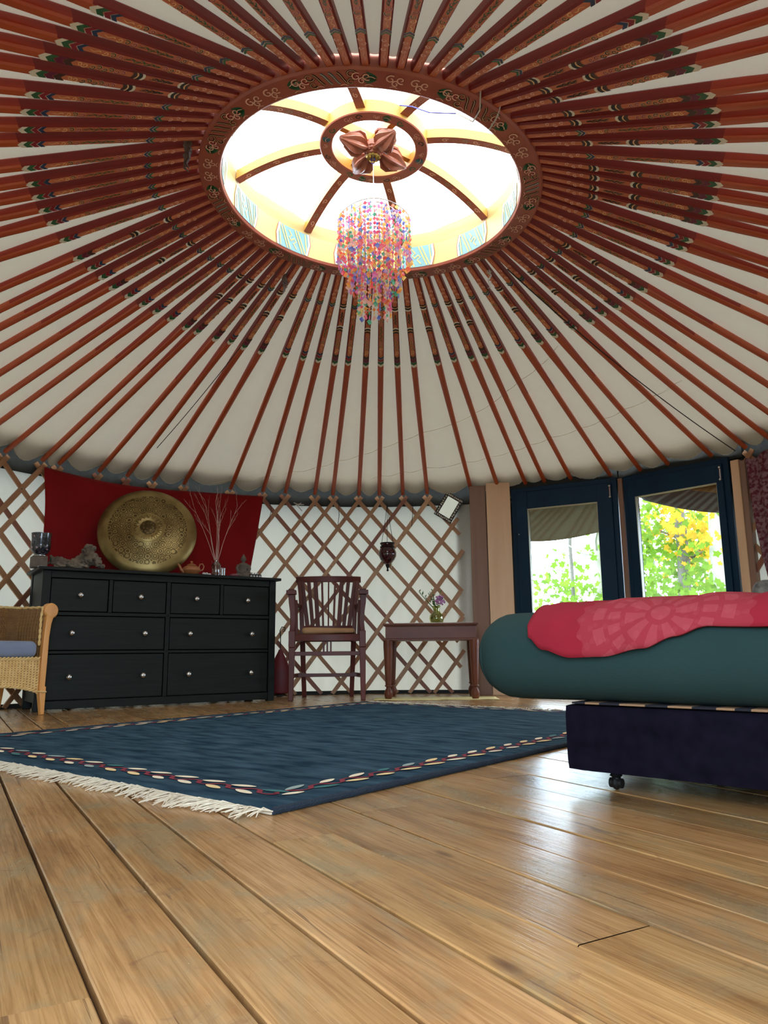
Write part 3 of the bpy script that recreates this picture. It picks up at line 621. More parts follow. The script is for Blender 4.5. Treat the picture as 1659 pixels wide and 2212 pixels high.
# ------------------------------------------------------------------ door posts, glass doors
def wbox(p0, p1, z0, z1, depth, shift=0.):
    """upright box between two plan points; depth grows outward"""
    p0, p1 = Vector(p0), Vector(p1); d = (p1-p0).normalized(); n = Vector((-d.y, d.x)); c = (p0+p1)/2
    if n.dot(c-CW) < 0: n = -n
    a, b_ = p0+n*shift, p1+n*shift; q = MB(); q.hexa([(a.x, a.y, z0), (b_.x, b_.y, z0), (b_.x+n.x*depth, b_.y+n.y*depth, z0), (a.x+n.x*depth, a.y+n.y*depth, z0), (a.x, a.y, z1), (b_.x, b_.y, z1), (b_.x+n.x*depth, b_.y+n.y*depth, z1), (a.x+n.x*depth, a.y+n.y*depth, z1)]); return q
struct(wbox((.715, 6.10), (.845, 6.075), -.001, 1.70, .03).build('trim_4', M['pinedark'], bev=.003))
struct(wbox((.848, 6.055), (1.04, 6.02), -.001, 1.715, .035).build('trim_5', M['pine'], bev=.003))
DP = [Vector((1.052, 6.03)), Vector((1.80, 5.62)), Vector((2.375, 4.99))]
def glass_door(n, p0, p1, ztop, gz0, gx0, gx1, gtop):
    d = (p1-p0); W = d.length; t = bpy.data.objects.new('door_%d' % n, None); COL.objects.link(t); t.location = (p0.x, p0.y, 0); t.rotation_euler.z = atan2(d.y, d.x); t['kind'] = 'structure'
    f = MB(); y0, y1 = 0, .06
    for x0, x1, z0, z1 in ((0, .045, 0, ztop), (W-.045, W, 0, ztop), (.045, W-.045, ztop-.045, ztop), (.045, W-.045, 0, .03)): f.box(x0, x1, y0, y1, z0, z1)
    f.build('door_frame', M['frame'], t, bev=.004)
    c = MB(); y0, y1 = -.02, .035
    for x0, x1, z0, z1 in ((.04, gx0, .03, ztop-.04), (gx1, W-.04, .03, ztop-.04), (gx0, gx1, gtop, ztop-.04), (gx0, gx1, .03, gz0)): c.box(x0, x1, y0, y1, z0, z1)
    c.build('door_leaf', M['frame'], t, bev=.006)
    s = MB()
    for x0, x1, z0, z1 in ((gx0, gx0+.006, gz0, gtop), (gx1-.006, gx1, gz0, gtop), (gx0, gx1, gtop-.006, gtop), (gx0, gx1, gz0, gz0+.006)): s.box(x0, x1, -.014, .02, z0, z1)
    s.build('glazing_bead', M['seal'], t)
    g_ = MB(); g_.box(gx0, gx1, .004, .012, gz0, gtop); g_.build('glass_pane', M['glass'], t)
    h = MB(); hx = W-.052
    h.tube([(hx, -.024, ztop-.075), (hx, -.024, ztop-.15)], .006, 8); h.ball((hx, -.03, ztop-.07), .010); h.ball((hx, -.03, ztop-.155), .010); h.build('hinge', M['knob'], t, smooth=True)
    k = MB(); k.ball((.06 if n == 1 else W-.09, -.022, 1.27), .004, 8, 6); k.build('screw_cap', M['paper'], t, smooth=True)
    return t
glass_door(1, DP[0], DP[1], 1.655, .17, .135, .70, 1.475)
glass_door(2, DP[1]+Vector((.035, -.035)), DP[2], 1.645, .17, .10, .72, 1.475)
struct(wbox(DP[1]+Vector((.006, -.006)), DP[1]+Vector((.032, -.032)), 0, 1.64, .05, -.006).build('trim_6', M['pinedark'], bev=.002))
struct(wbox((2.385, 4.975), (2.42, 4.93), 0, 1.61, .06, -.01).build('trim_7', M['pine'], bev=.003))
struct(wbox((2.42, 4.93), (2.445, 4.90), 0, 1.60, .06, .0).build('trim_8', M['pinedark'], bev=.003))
# lintel above the doors
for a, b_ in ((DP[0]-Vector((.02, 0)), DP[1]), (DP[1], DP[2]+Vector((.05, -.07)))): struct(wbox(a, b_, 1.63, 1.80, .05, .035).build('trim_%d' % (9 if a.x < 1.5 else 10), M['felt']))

# ------------------------------------------------------------------ crown
crown = bpy.data.objects.new('skylight_wheel', None); COL.objects.link(crown); tag(crown, 'Round painted wooden roof crown with eight curved spokes and a central hub', 'skylight'); crown.matrix_world = CF
RI, RO = .678, .779; Hh = .25; NB = 192
def ringband(name, prof, m, n=NB, mf=None, mats=None, smooth=True):
    b = MB()
    k = len(prof); b.grid(lambda u, v: (prof[int(round(v*k)) % k][0]*cos(2*pi*u), prof[int(round(v*k)) % k][0]*sin(2*pi*u), prof[int(round(v*k)) % k][1]), n, k, closed_u=True, mf=mf)
    return b.build(name, mats or m, crown, smooth=smooth, angle=30)
# bottom ring with painted scrolls laid on its underside
b = MB(); prof = [(RI, .012), (RI+.006, 0), (RI+.012, -.003), (RI+.022, 0), (RO-.008, 0), (RO, .008), (RO, .16), (RI+.03, .16)]; k = len(prof)
b.grid(lambda u, v: (prof[int(round(v*k)) % k][0]*cos(2*pi*u), prof[int(round(v*k)) % k][0]*sin(2*pi*u), prof[int(round(v*k)) % k][1]), NB, k, closed_u=True, mf=lambda i, j: 0)
CM = ['crownred', 'pink', 'black', 'green', 'maroon', 'teal', 'gold']; CI = {k_: i for i, k_ in enumerate(CM)}
def polar_strip(bb, pts, w0, w1, mi, z, rc, base):
    vs = []; L = len(pts)
    for i, p in enumerate(pts):
        a = pts[max(0, i-1)]; c = pts[min(L-1, i+1)]; d = Vector((c[0]-a[0], c[1]-a[1])); d = d.normalized() if d.length > 0 else Vector((1, 0)); nn = Vector((-d.y, d.x)); w = (w0+(w1-w0)*i/(L-1))/2
        for s in (1, -1):
            s_, r_ = p[0]+s*nn.x*w, rc+p[1]+s*nn.y*w; vs.append((r_*cos(base+s_/rc), r_*sin(base+s_/rc), z))
    bb.add(vs, [(2*i, 2*i+1, 2*i+3, 2*i+2) for i in range(L-1)], mi)
def spiral(cx, cy, r, sg, a0=0., turns=1.1, n=14): return [(cx+r*(1-.8*i/n)*cos(sg*(a0+turns*2*pi*i/n)), cy+r*(1-.8*i/n)*sin(sg*(a0+turns*2*pi*i/n))) for i in range(n+1)]
def cloud(bb, x, y, s, mi, out, z, rc, base):
    for dx, dy, r, sg in ((-.6, .1, .55, 1), (.55, .15, .5, -1), (0, -.5, .45, 1)):
        polar_strip(bb, spiral(x+dx*s, y+dy*s, r*s, sg, 1.), s*.42, s*.2, mi, z, rc, base); polar_strip(bb, spiral(x+dx*s, y+dy*s, r*s*1.1, sg, 1.), s*.16, s*.12, out, z-.0006, rc, base)
def leafc(bb, x, y, s, mi, out, z, rc, base, dr=1):
    for q in range(6):
        a = -1.1+q*.45; L_ = s*(1.1-.08*abs(q-2.5)); polar_strip(bb, [(x+dr*L_*t*cos(a*(1-.4*t)), y+L_*t*sin(a*(1-.4*t))) for t in (0, .3, .6, .85, 1)], s*.4, s*.05, mi, z, rc, base)
    polar_strip(bb, [(x+dr*s*1.1*t, y+.15*s*sin(t*5)) for t in [i/8 for i in range(9)]], s*.08, s*.04, out, z-.0006, rc, base)
rc = (RI+.012+RO-.006)/2+.002
groups = 8
for gi in range(groups):
    base = R_(77.5+360/groups*gi+2); z = -.0012
    for sd in (1, -1):
        cloud(b, sd*.242, 0, .033, CI['crownred'], CI['pink'], z, rc, base)
        leafc(b, sd*.165, 0, .048, CI['green'], CI['pink'], z, rc, base, -sd)
        cloud(b, sd*.116, .002, .033, CI['maroon'], CI['pink'], z, rc, base)
        for dx, dy, r in ((.078, .018, .019), (.074, -.020, .017)):
            polar_strip(b, spiral(sd*dx, dy, r, sd, .5), .0105, .004, CI['black'], z, rc, base); polar_strip(b, spiral(sd*dx, dy, r*1.05, sd, .5), .0022, .0015, CI['gold'], z-.0006, rc, base)
    for dx in (-.045, -.015, .015, .045):
        pth = [(dx-.018+.036*i/10, .027*cos(pi*i/10)) for i in range(11)]; polar_strip(b, pth, .011, .009, CI['black'] if abs(dx) > .03 or gi % 2 else CI['teal'], z, rc, base); polar_strip(b, pth, .0022, .002, CI['gold'], z-.0006, rc, base)
for i in range(48):
    base = 2*pi*i/48+.03; polar_strip(b, [(-.03+.06*k_/12, -.037+.006*sin(2*pi*k_/12)) for k_ in range(13)], .003, .002, CI['pink'], -.0012, rc, base)
b.build('outer_ring', [M[c] for c in CM], crown, smooth=True, angle=30)
# fretwork band inside
def band_obj():
    b = MB(); r = RI; n = 288; z0, z1 = .012, .135
    b.grid(lambda u, v: (r*cos(2*pi*u), r*sin(2*pi*u), z0+(z1-z0)*v), n, 1, closed_u=True, mi=0)
    b.grid(lambda u, v: ((r+.02)*cos(2*pi*u), (r+.02)*sin(2*pi*u), z0+(z1-z0)*v), n, 1, closed_u=True, mi=0)
    r2 = r-.0015; H = z1-z0
    def st(pts, w, mi, rr, base):
        vs = []; L = len(pts)
        for i, p in enumerate(pts):
            a = pts[max(0, i-1)]; c = pts[min(L-1, i+1)]; d = Vector((c[0]-a[0], c[1]-a[1])).normalized(); nn = Vector((-d.y, d.x))*w/2
            for s in (1, -1):
                s_, z_ = p[0]+s*nn.x, min(z1, max(z0, p[1]+s*nn.y)); vs.append((rr*cos(base+s_/r), rr*sin(base+s_/r), z_))
        b.add(vs, [(2*i, 2*i+1, 2*i+3, 2*i+2) for i in range(L-1)], mi)
    for gi in range(12):
        base = 2*pi*gi/12+.17
        w = .088                                    # half width of a teal panel
        if True:
            # teal panel with pale fret lines
            m_ = 8; vs = []
            for i in range(m_+1):
                s_ = -w+2*w*i/m_
                for zz in (z0, (z0+z1)/2, z1): q = s_*(1.12 if zz == (z0+z1)/2 else 1); vs.append(((r2)*cos(base+q/r), (r2)*sin(base+q/r), zz))
            b.add(vs, [(3*i+j, 3*i+3+j, 3*i+4+j, 3*i+1+j) for i in range(m_) for j in range(2)], 1)
            r3 = r2-.0015; zc = (z0+z1)/2; u = .0175
            for off in (-4.1, -3.1, -2.1, 2.1, 3.1, 4.1):
                st([(off*u-1.6*u, z0+.003), (off*u+1.6*u, z1-.003)] if abs(off) < 3.5 else [(off*u-1.0*u*(off < 0), z0+.02*(off < 0)+.004), (off*u+1.0*u*(off > 0), z1-.004-.02*(off > 0))], .0075, 2, r3, base)
            st([(-1.6*u, zc-2.6*u), (-.4*u, zc-1.2*u), (-1.3*u, zc-.4*u), (-.5*u, zc+.5*u), (.4*u, zc-.4*u)], .0075, 2, r3, base)
            st([(1.6*u, zc+2.6*u), (.4*u, zc+1.2*u), (1.3*u, zc+.4*u), (.5*u, zc-.5*u), (-.4*u, zc+.4*u)], .0075, 2, r3, base)
            for sd in (1, -1):
                pth = [(sd*(w+.002), z0), (sd*(w*1.12+.002), zc), (sd*(w+.002), z1)]; st(pth, .011, 3, r3-.001, base); st([(p_[0]+sd*.008, p_[1]) for p_ in pth], .003, 4, r3-.0015, base)
    b.build('fret_band', [M['lyel'], M['lblue'], M['lyel'], M['cream'], M['maroon']], crown)
band_obj()
# plywood hoop above the band
b = MB(); rp = RI+.003
def hoop(u, v):
    a = 2*pi*u; top = .222+.020*max(-1, min(1, 2.2*sin(a*8+1.2)))*.5+.006*nz(a*3); q = [(rp, .135), (rp, top), (rp+.018, top), (rp+.018, .135)][int(round(v*4)) % 4]; return (q[0]*cos(a), q[0]*sin(a), q[1])
b.grid(hoop, 160, 4, closed_u=True); b.build('plywood_hoop', M['ply'], crown, smooth=True, angle=30)
# spokes
SPM = ['crownred', 'yellow', 'pink', 'green', 'maroon']
HZ, HR0, HR1 = .245, .196, .254
def spoke_pt(t): return (RI-.002)+(HR1-.01-RI)*t, .150+(HZ+.022-.150)*(1-(1-t)**2)
for k in range(8):
    a = R_(77.5+45*k); b = MB(); n = 14; w = .021; h = .046
    vs = []
    for i in range(n+1):
        r_, z_ = spoke_pt(i/n)
        for sx, sz in ((-w, 0), (w, 0), (w, h), (-w, h)): vs.append((r_, sx, z_+sz))
    for i in range(n):
        for j in range(4): b.add([vs[4*i+j], vs[4*i+(j+1) % 4], vs[4*i+4+(j+1) % 4], vs[4*i+4+j]], [(0, 1, 2, 3)], 0 if j == 0 else 1)
    b.add(vs[:4], [(0, 1, 2, 3)], 0); b.add(vs[-4:], [(0, 1, 2, 3)], 0)
    # painted scroll under the spoke
    for q in range(7):
        t0 = .12+q*.11; r_, z_ = spoke_pt(t0); dz = (spoke_pt(t0+.02)[1]-z_)/(spoke_pt(t0+.02)[0]-r_)
        pts = spiral(0, 0, .011, 1 if q % 2 else -1, .5)
        for wi, mi, dzz in ((.0045, (2, 3, 4, 2, 3, 4, 2)[q], -.0008), (.0016, 2, -.0013)):
            vs2 = []; L = len(pts)
            for i, p in enumerate(pts):
                aa = pts[max(0, i-1)]; c = pts[min(L-1, i+1)]; d = Vector((c[0]-aa[0], c[1]-aa[1])).normalized(); nn = Vector((-d.y, d.x))*wi/2
                for s in (1, -1): px, py = p[0]*1.6+s*nn.x, p[1]+s*nn.y; vs2.append((r_+px, py, z_+px*dz+dzz))
            b.add(vs2, [(2*i, 2*i+1, 2*i+3, 2*i+2) for i in range(L-1)], mi)
    o = b.build('spoke', [M[c] for c in SPM], crown); o.rotation_euler.z = a
# hub ring
b = MB(); prof = [(HR0, HZ+.004), (HR0+.004, HZ), (HR1-.004, HZ), (HR1, HZ+.004), (HR1, HZ+.062), (HR0, HZ+.062)]; k = 6
b.grid(lambda u, v: (prof[int(round(v*k)) % k][0]*cos(2*pi*u), prof[int(round(v*k)) % k][0]*sin(2*pi*u), prof[int(round(v*k)) % k][1]), 96, k, closed_u=True, mf=lambda i, j: 0 if j in (0, 1, 2) else 7)
rc = (HR0+HR1)/2
for gi in range(8):
    base = 2*pi*gi/8+.3; z = HZ-.001
    if gi % 2: cloud(b, 0, 0, .020, CI['maroon'], CI['pink'], z, rc, base); polar_strip(b, spiral(.045, 0, .016, 1), .006, .003, CI['black'], z, rc, base)
    else: leafc(b, -.02, 0, .034, CI['green'] if gi % 4 else CI['teal'], CI['pink'], z, rc, base); polar_strip(b, spiral(.06, .0, .017, -1), .007, .003, CI['green'], z, rc, base); cloud(b, -.05, 0, .014, CI['crownred'], CI['pink'], z, rc, base)
b.build('hub_ring', [M[c] for c in CM]+[M['yellow']], crown, smooth=True, angle=30)
for a in (32.5, 122.5):
    b = MB(); b.box(-HR0-.002, HR0+.002, -.014, .014, HZ+.03+(.001 if a > 100 else 0), HZ+.075); o = b.build('cross_bar', M['yellow'], crown); o.rotation_euler.z = R_(a)
# carved thunderbolt ends
for k in range(4):
    b = MB(); prof = [(r_*.92, z_*.98) for r_, z_ in [(.001, .0), (.022, .002), (.026, .012), (.020, .020), (.030, .028), (.032, .038), (.022, .046), (.034, .060), (.048, .082), (.052, .104), (.044, .130), (.026, .156), (.018, .170), (.012, .182), (.001, .190)]]
    b.lathe(prof, 32, lobes=8, la=.13)
    for q in range(4): 
        aa = q*pi/2+pi/4; b.tube([(.024*cos(aa), .024*sin(aa), .050), (.050*cos(aa), .050*sin(aa), .074), (.053*cos(aa), .053*sin(aa), .098), (.038*cos(aa), .038*sin(aa), .126), (.030*cos(aa), .030*sin(aa), .150)], [.006, .010, .009, .008, .003], 6)
    o = b.build('carved_end', M['carved'], crown, smooth=True, angle=50); a = R_(32.5+90*k)
    o.matrix_parent_inverse = Matrix(); o.location = (0, 0, HZ+.005); o.rotation_mode = 'QUATERNION'; d = Vector((cos(a), sin(a), -.10)); o.rotation_quaternion = d.to_track_quat('Z', 'Y')
b = MB(); b.lathe([(.001, HZ-.034), (.026, HZ-.034), (.034, HZ-.028), (.036, HZ-.018), (.045, HZ-.012), (.046, HZ+.03), (.001, HZ+.032)], 24, lobes=12, la=.04); b.build('hub_block', M['carved'], crown, smooth=True)
b = MB(); b.lathe([(.012, HZ-.040), (.030, HZ-.042), (.034, HZ-.037), (.028, HZ-.034)], 24, lobes=12, la=.06); b.tube([(.014*cos(t*.5), .014*sin(t*.5)*.3, HZ-.052+.014*sin(t*.5)) for t in range(13)], .003, 6); b.build('hook_plate', M['brass'], crown, smooth=True)

# ------------------------------------------------------------------ chandelier
hub = CF @ Vector((0, 0, HZ-.055)); CH = Vector((-.033, 3.123, 2.295))
ch = thing('beaded_chandelier', 'Tiered chandelier of colourful square chips on strings, hanging from the crown hub', 'chandelier', CH)
b = MB()
for r_, z_ in ((.163, 0), (.118, .012), (.072, .020)): b.tube([(r_*cos(2*pi*i/40), r_*sin(2*pi*i/40), z_+.006*sin(6*pi*i/40)) for i in range(40)], .0022, 6, closed=True)
for i in range(3):
    a = 2*pi*i/3+.4; b.tube([(.163*cos(a), .163*sin(a), 0), (.1*cos(a), .1*sin(a), .055), (.03*cos(a), .03*sin(a), .095), (0, 0, .12)], .0016, 5)
b.build('wire_frame', M['steel'], ch, smooth=True)
b = MB(); top = hub-CH; b.tube([(0, 0, .12), (top.x*.5, top.y*.5, (top.z+.12)/2), tuple(top)], .0022, 6); 
b.tube([(.008*cos(t*.45)+top.x, 0, top.z+.016*sin(t*.45)+.002) for t in range(14)], .0028, 6, 1); b.build('hanging_chain', [M['steel'], M['bluec']], ch)
b = MB(); chips = []; rnd = random.Random(11)
tiers = [(.163, 0, .235, 42), (.118, .01, .36, 32), (.072, .018, .485, 20)]
for r_, z_, ln, ns in tiers:
    for s in range(ns):
        a = 2*pi*(s+rnd.uniform(-.2, .2))/ns; x, y = r_*cos(a), r_*sin(a); L_ = ln+rnd.uniform(-.02, .015); b.tube([(x, y, z_), (x, y, z_-L_)], .0007, 4, cap=False)
        nchip = int(L_/.0205)
        for q in range(nchip):
            chips.append((x, y, z_-.012-q*.0205-rnd.uniform(0, .004), rnd.uniform(.0075, .0108) if q < nchip-1 else rnd.uniform(.0125, .0155), rnd.uniform(0, pi), rnd.randrange(len(CHIP)), (z_-q*.0205 < -.10) and (y < 0.02)))
# two short garlands between the hoops
for s in range(26):
    a = 2*pi*s/26; r0, r1 = (.163, .118) if s % 2 else (.118, .072)
    for q in range(3):
        t = (q+.5)/3; rr = r0+(r1-r0)*t; chips.append((rr*cos(a), rr*sin(a), .008-.03*sin(pi*t)-.01, rnd.uniform(.006, .009), rnd.uniform(0, pi), rnd.randrange(len(CHIP)), False))
b.build('strings', M['cord'], ch)['kind'] = 'stuff'
def chip_into(bb, x, y, z, s, ang, mi):
    u = Vector((cos(ang), sin(ang), 0)); th = .0014; n_ = Vector((-sin(ang), cos(ang), 0))
    P = [Vector((x, y, z+s*1.05)), Vector((x, y, z))+u*s, Vector((x, y, z-s*1.05)), Vector((x, y, z))-u*s]
    bb.hexa([tuple(p-n_*th) for p in P]+[tuple(p+n_*th) for p in P], mi)
order = sorted(range(len(chips)), key=lambda i: -(chips[i][3]*(2 if chips[i][6] else 1)-(chips[i][1]*.01)))
first = set(order[:96]); rest = MB()
proto = {}
for i, c in enumerate(chips):
    if i in first:
        key = c[5]
        if key not in proto:
            q = MB(); chip_into(q, 0, 0, 0, .01, 0, 0); o = q.build('chip', CHIP[key], ch); proto[key] = o
        else: o = proto[key].copy(); COL.objects.link(o); o.parent = ch
        o.location = c[:3]; o.rotation_euler = (0, 0, c[4]); o.scale = (c[3]/.01,)*3
    else: chip_into(rest, *c[:6])
o = rest.build('small_chips', CHIP, ch); o['kind'] = 'stuff'

# ------------------------------------------------------------------ rug
def make_rug():
    N0 = Vector((-.245, 1.700)); a = Vector((.63, .7766)).normalized(); ang = atan2(a.y, a.x); L, Wd = 2.78, 2.10
    t = thing('blue_rug', 'Large blue wool rug with vine-and-leaf border and cream fringes on the wooden floor', 'rug', (N0.x, N0.y, 0), ang)
    b = MB(); H = .014
    def fn(u, v):
        x = L*u; y = Wd*v; ex = min(x, L-x); ey = min(y, Wd-y); e = min(ex, ey); z = H*min(1, sqrt(max(0, e)/.012)) if e < .012 else H
        return (x+.004*nz(y*4)*(1 if u in (0, 1) else 0), y+.004*nz(x*4, 3)*(1 if v in (0, 1) else 0), max(.0015, z)+.0012*nz(x*3, y*3)*(e > .02))
    us = [0, .001, .003, .0045]+[i/40 for i in range(1, 40)]+[.9955, .997, .999, 1]; vs = [0, .0012, .0035, .006]+[i/30 for i in range(1, 30)]+[.994, .9965, .9988, 1]
    o_ = len(b.v)
    for u in us:
        for v in vs: b.v.append(fn(u, v))
    nv = len(vs)
    for i in range(len(us)-1):
        for j in range(nv-1): b.f.append((i*nv+j, (i+1)*nv+j, (i+1)*nv+j+1, i*nv+j+1)); b.m.append(0)
    b.box(.002, L-.002, .002, Wd-.002, 0, .0014, 0)
    # vine border
    ins = .112; zz = H+.0022
    def strip(pts, ws, mi, z):
        vv = []; n_ = len(pts)
        for i, p in enumerate(pts):
            q0 = pts[max(0, i-1)]; q1 = pts[min(n_-1, i+1)]; d = Vector((q1[0]-q0[0], q1[1]-q0[1])).normalized(); nn = Vector((-d.y, d.x))*ws[i]/2; vv += [(p[0]+nn.x, p[1]+nn.y, z), (p[0]-nn.x, p[1]-nn.y, z)]
        b.add(vv, [(2*i, 2*i+1, 2*i+3, 2*i+2) for i in range(n_-1)], mi)
    corners = [Vector((ins, ins)), Vector((L-ins, ins)), Vector((L-ins, Wd-ins)), Vector((ins, Wd-ins))]; rnd = random.Random(2)
    for c in range(4):
        p0, p1 = corners[c], corners[(c+1) % 4]; d = (p1-p0); ln = d.length; d /= ln; n_ = Vector((-d.y, d.x)); k = int(ln/.112); st = ln/k
        pts = []; ws = []
        for i in range(k*10+1):
            s = i*st/10; ph = 2*pi*i/10; y = .016*math.tanh(1.6*sin(ph)); p = p0+d*s+n_*y; pts.append((p.x, p.y)); ws.append(.007+.009*abs(sin(ph/1+pi/2))**3)
        strip(pts, ws, 1, zz)
        for i in range(k):
            for sd, of in ((1, .74), (-1, .26)):
                cc = p0+d*(st*(i+of))+n_*(.026*sd); tilt = .22*sd; dd = Vector((d.x*cos(tilt)-d.y*sin(tilt), d.x*sin(tilt)+d.y*cos(tilt))); hl = rnd.uniform(.030, .042)
                mi = rnd.choice([2, 2, 2, 3, 3, 4, 5]); n5 = 9
                strip([tuple(cc+dd*(hl*(2*q/(n5-1)-1))) for q in range(n5)], [.024*sin(pi*(q+.25)/(n5-.5))**.7 for q in range(n5)], mi, zz+.0006)
    b.build('rug_field', [M['rug'], M['rugline'], M['ivory'], M['ivory2'], M['rugteal'], M['palegreen']], t, smooth=True)
    for y_ in (.001, Wd-.001):
        e = MB(); e.tube([(L*i/120, y_+.002*nz(i*.4), .0085+.0008*sin(i*2.1)) for i in range(121)], .0082, 8); e.build('edge_binding', mat('navy binding', (.012, .025, .045), .95, bump=.5, bscale=200), t, smooth=True)
    for end in (0, 1):
        f = MB(); rnd = random.Random(5+end); n = 460 if not end else 240
        f.box(-.004 if not end else L-.002, .002 if not end else L+.004, .004, Wd-.004, .001, .006)
        for i in range(n):
            y = Wd*(i+rnd.random()*.6)/n; lng = rnd.uniform(.050, .098)*(1-.25*nz(y*5, end)); sx = -1 if not end else 1; x0 = 0 if not end else L; sk = rnd.uniform(-.035, .055)+.03*nz(y*4.)
            f.tube([(x0, y, .008), (x0+sx*lng*.4, y+sk*.3, .012+rnd.random()*.006), (x0+sx*lng*.8, y+sk*.8, .006+rnd.random()*.006), (x0+sx*lng, y+sk*1.2, .004)], [.0019, .0018, .0017, .0010], 4, cap=False)
        o = f.build('fringe', M['fringe'], t, smooth=True)
make_rug()

# ------------------------------------------------------------------ bed
def rounded(L0, L1, D0, D1, Z0, Z1, r, wob, seedz, n=(70, 34, 12)):
    b = MB()
    def face(fu):
        pass
    nx, ny, nz_ = n; pts = {}
    def m(x, y, z):
        cx = min(max(x, L0+r), L1-r); cy = min(max(y, D0+r), D1-r); cz = min(max(z, Z0+r), Z1-r); d = Vector((x-cx, y-cy, z-cz))
        if d.length > 0: d = d.normalized()*r
        w = wob*nz(x*3+seedz, y*3, z*4); p = Vector((cx, cy, cz))+d
        return (p.x+(d.x/r)*w, p.y+(d.y/r)*w, p.z+(d.z/r)*w*.8)
    X = [L0+(L1-L0)*i/nx for i in range(nx+1)]; Y = [D0+(D1-D0)*i/ny for i in range(ny+1)]; Z = [Z0+(Z1-Z0)*i/nz_ for i in range(nz_+1)]
    for zc in (Z0, Z1): b.grid(lambda u, v: m(X[int(round(u*nx))], Y[int(round(v*ny))], zc), nx, ny)
    for yc in (D0, D1): b.grid(lambda u, v: m(X[int(round(u*nx))], yc, Z[int(round(v*nz_))]), nx, nz_)
    for xc in (L0, L1): b.grid(lambda u, v: m(xc, Y[int(round(u*ny))], Z[int(round(v*nz_))]), ny, nz_)
    bm = bmesh.new()
    vv = [bm.verts.new(v) for v in b.v]
    for f in b.f:
        try: bm.faces.new([vv[i] for i in f])
        except ValueError: pass
    bmesh.ops.remove_doubles(bm, verts=bm.verts, dist=1e-4); bm.verts.index_update()
    b.v = [tuple(v.co) for v in bm.verts]; b.f = [tuple(v.index for v in f.verts) for f in bm.faces]; b.m = [0]*len(b.f); bm.free(); return b
def make_bed():
    P = Vector((.462, 2.0, 0)); e1 = Vector((.734, -.679)); ang = atan2(e1.y, e1.x)
    bed = thing('sofa_bed', 'Low bed base in dark indigo upholstery on castors under the green mattress', 'bed', P, ang)
    b = rounded(0, 1.80, 0, .84, .042, .208, .012, .001, 2, (40, 20, 6)); b.build('bed_base', M['indigo'], bed, smooth=True)
    for x, y in ((.11, .05), (1.62, .05), (.11, .78), (1.62, .78), (.86, .05)):
        c = MB(); c.lathe([(.012, .0405), (.016, .034), (.010, .030), (.010, .024)], 12, (x, y, 0)); c.ball((x, y, .0165), .0165, 14, 10, sc=(.6, 1, 1)); c.tube([(x-.016, y, .0165), (x+.016, y, .0165)], .012, 12); c.build('castor', M['iron'], bed, smooth=True)
    m = thing('mattress', 'Thick rounded mattress in a dark green fitted sheet overhanging the bed base', 'mattress', P, ang)
    b = rounded(-.262, 1.86, -.075, .88, .2155, .447, .111, .006, 9); b.build('fitted_sheet', M['sheetg'], m, smooth=True)
    b = MB(); b.tube([(-.217, .036-.0915*sin(pi*i/40), .331+.0915*cos(pi*i/40)) for i in range(41)], .0022, 5); b.build('seam', M['sheetg'], m)
    z = thing('printed_underlay', 'Tan and black printed underlay showing between mattress and bed base', 'underlay', P, ang)
    b = rounded(.03, 1.79, -.012, .80, .2085, .2150, .003, .001, 4, (40, 16, 3)); b.build('underlay_sheet', M['zebra'], z, smooth=True)
    # red throw
    low = [(-.06, .415), (-.045, .375), (.0, .345), (.08, .326), (.16, .328), (.27, .346), (.34, .370), (.41, .391), (.54, .386), (.7, .372), (.9, .38), (1.2, .36), (1.75, .37)]
    def lz(s):
        for (a0, z0), (a1, z1) in zip(low, low[1:]):
            if a0 <= s <= a1: t_ = (s-a0)/(a1-a0); t_ = t_*t_*(3-2*t_); return z0+(z1-z0)*t_
        return low[0][1] if s < low[0][0] else low[-1][1]
    r = .122; cy = -.075+.113; cz = .335; nu, nv = 170, 60; me_uv = []
    b = MB()
    def fn(u, v):
        s = -.055+1.80*u; zl = lz(s); th0 = math.asin(max(-1, min(1, (zl-cz)/r))); arc = (pi/2-th0)*r; flat = .66; tot = arc+flat; q = v*tot
        fold = min(1, max(.15, s*2.2))*.022*abs(nz(s*5+q*3, q*6))+.012*abs(nz(s*11-q*8, q*5, 7))+.020*max(0, s-.45)*(.6+nz(s*3.3, 2))+.005*nz(s*14, q*9, 3)
        if q < arc: th = th0+q/r; yy, zz = cy-(r+fold)*cos(th), cz+(r+fold)*sin(th)
        else: yy, zz = cy+(q-arc), cz+r+fold+.008*sin(min(pi, (q-arc)/.66*pi))
        me_uv.append((s, q+(zl-.33)*1.0)); return (s+.012*nz(q*5, 1)*(u < .02), yy, zz)
    b.grid(fn, nu, nv)
    t = thing('red_throw', 'Red cotton throw with a pale printed medallion spread over the green mattress', 'blanket', P, ang)
    o = b.build('throw_cloth', M['throw'], t, smooth=True, angle=180); me = o.data; uvl = me.uv_layers.new(name='UVMap')
    for l in me.loops: uvl.data[l.index].uv = me_uv[l.vertex_index]
    q = o.modifiers.new('s', 'SOLIDIFY'); q.thickness = .007; q.offset = 1
make_bed()

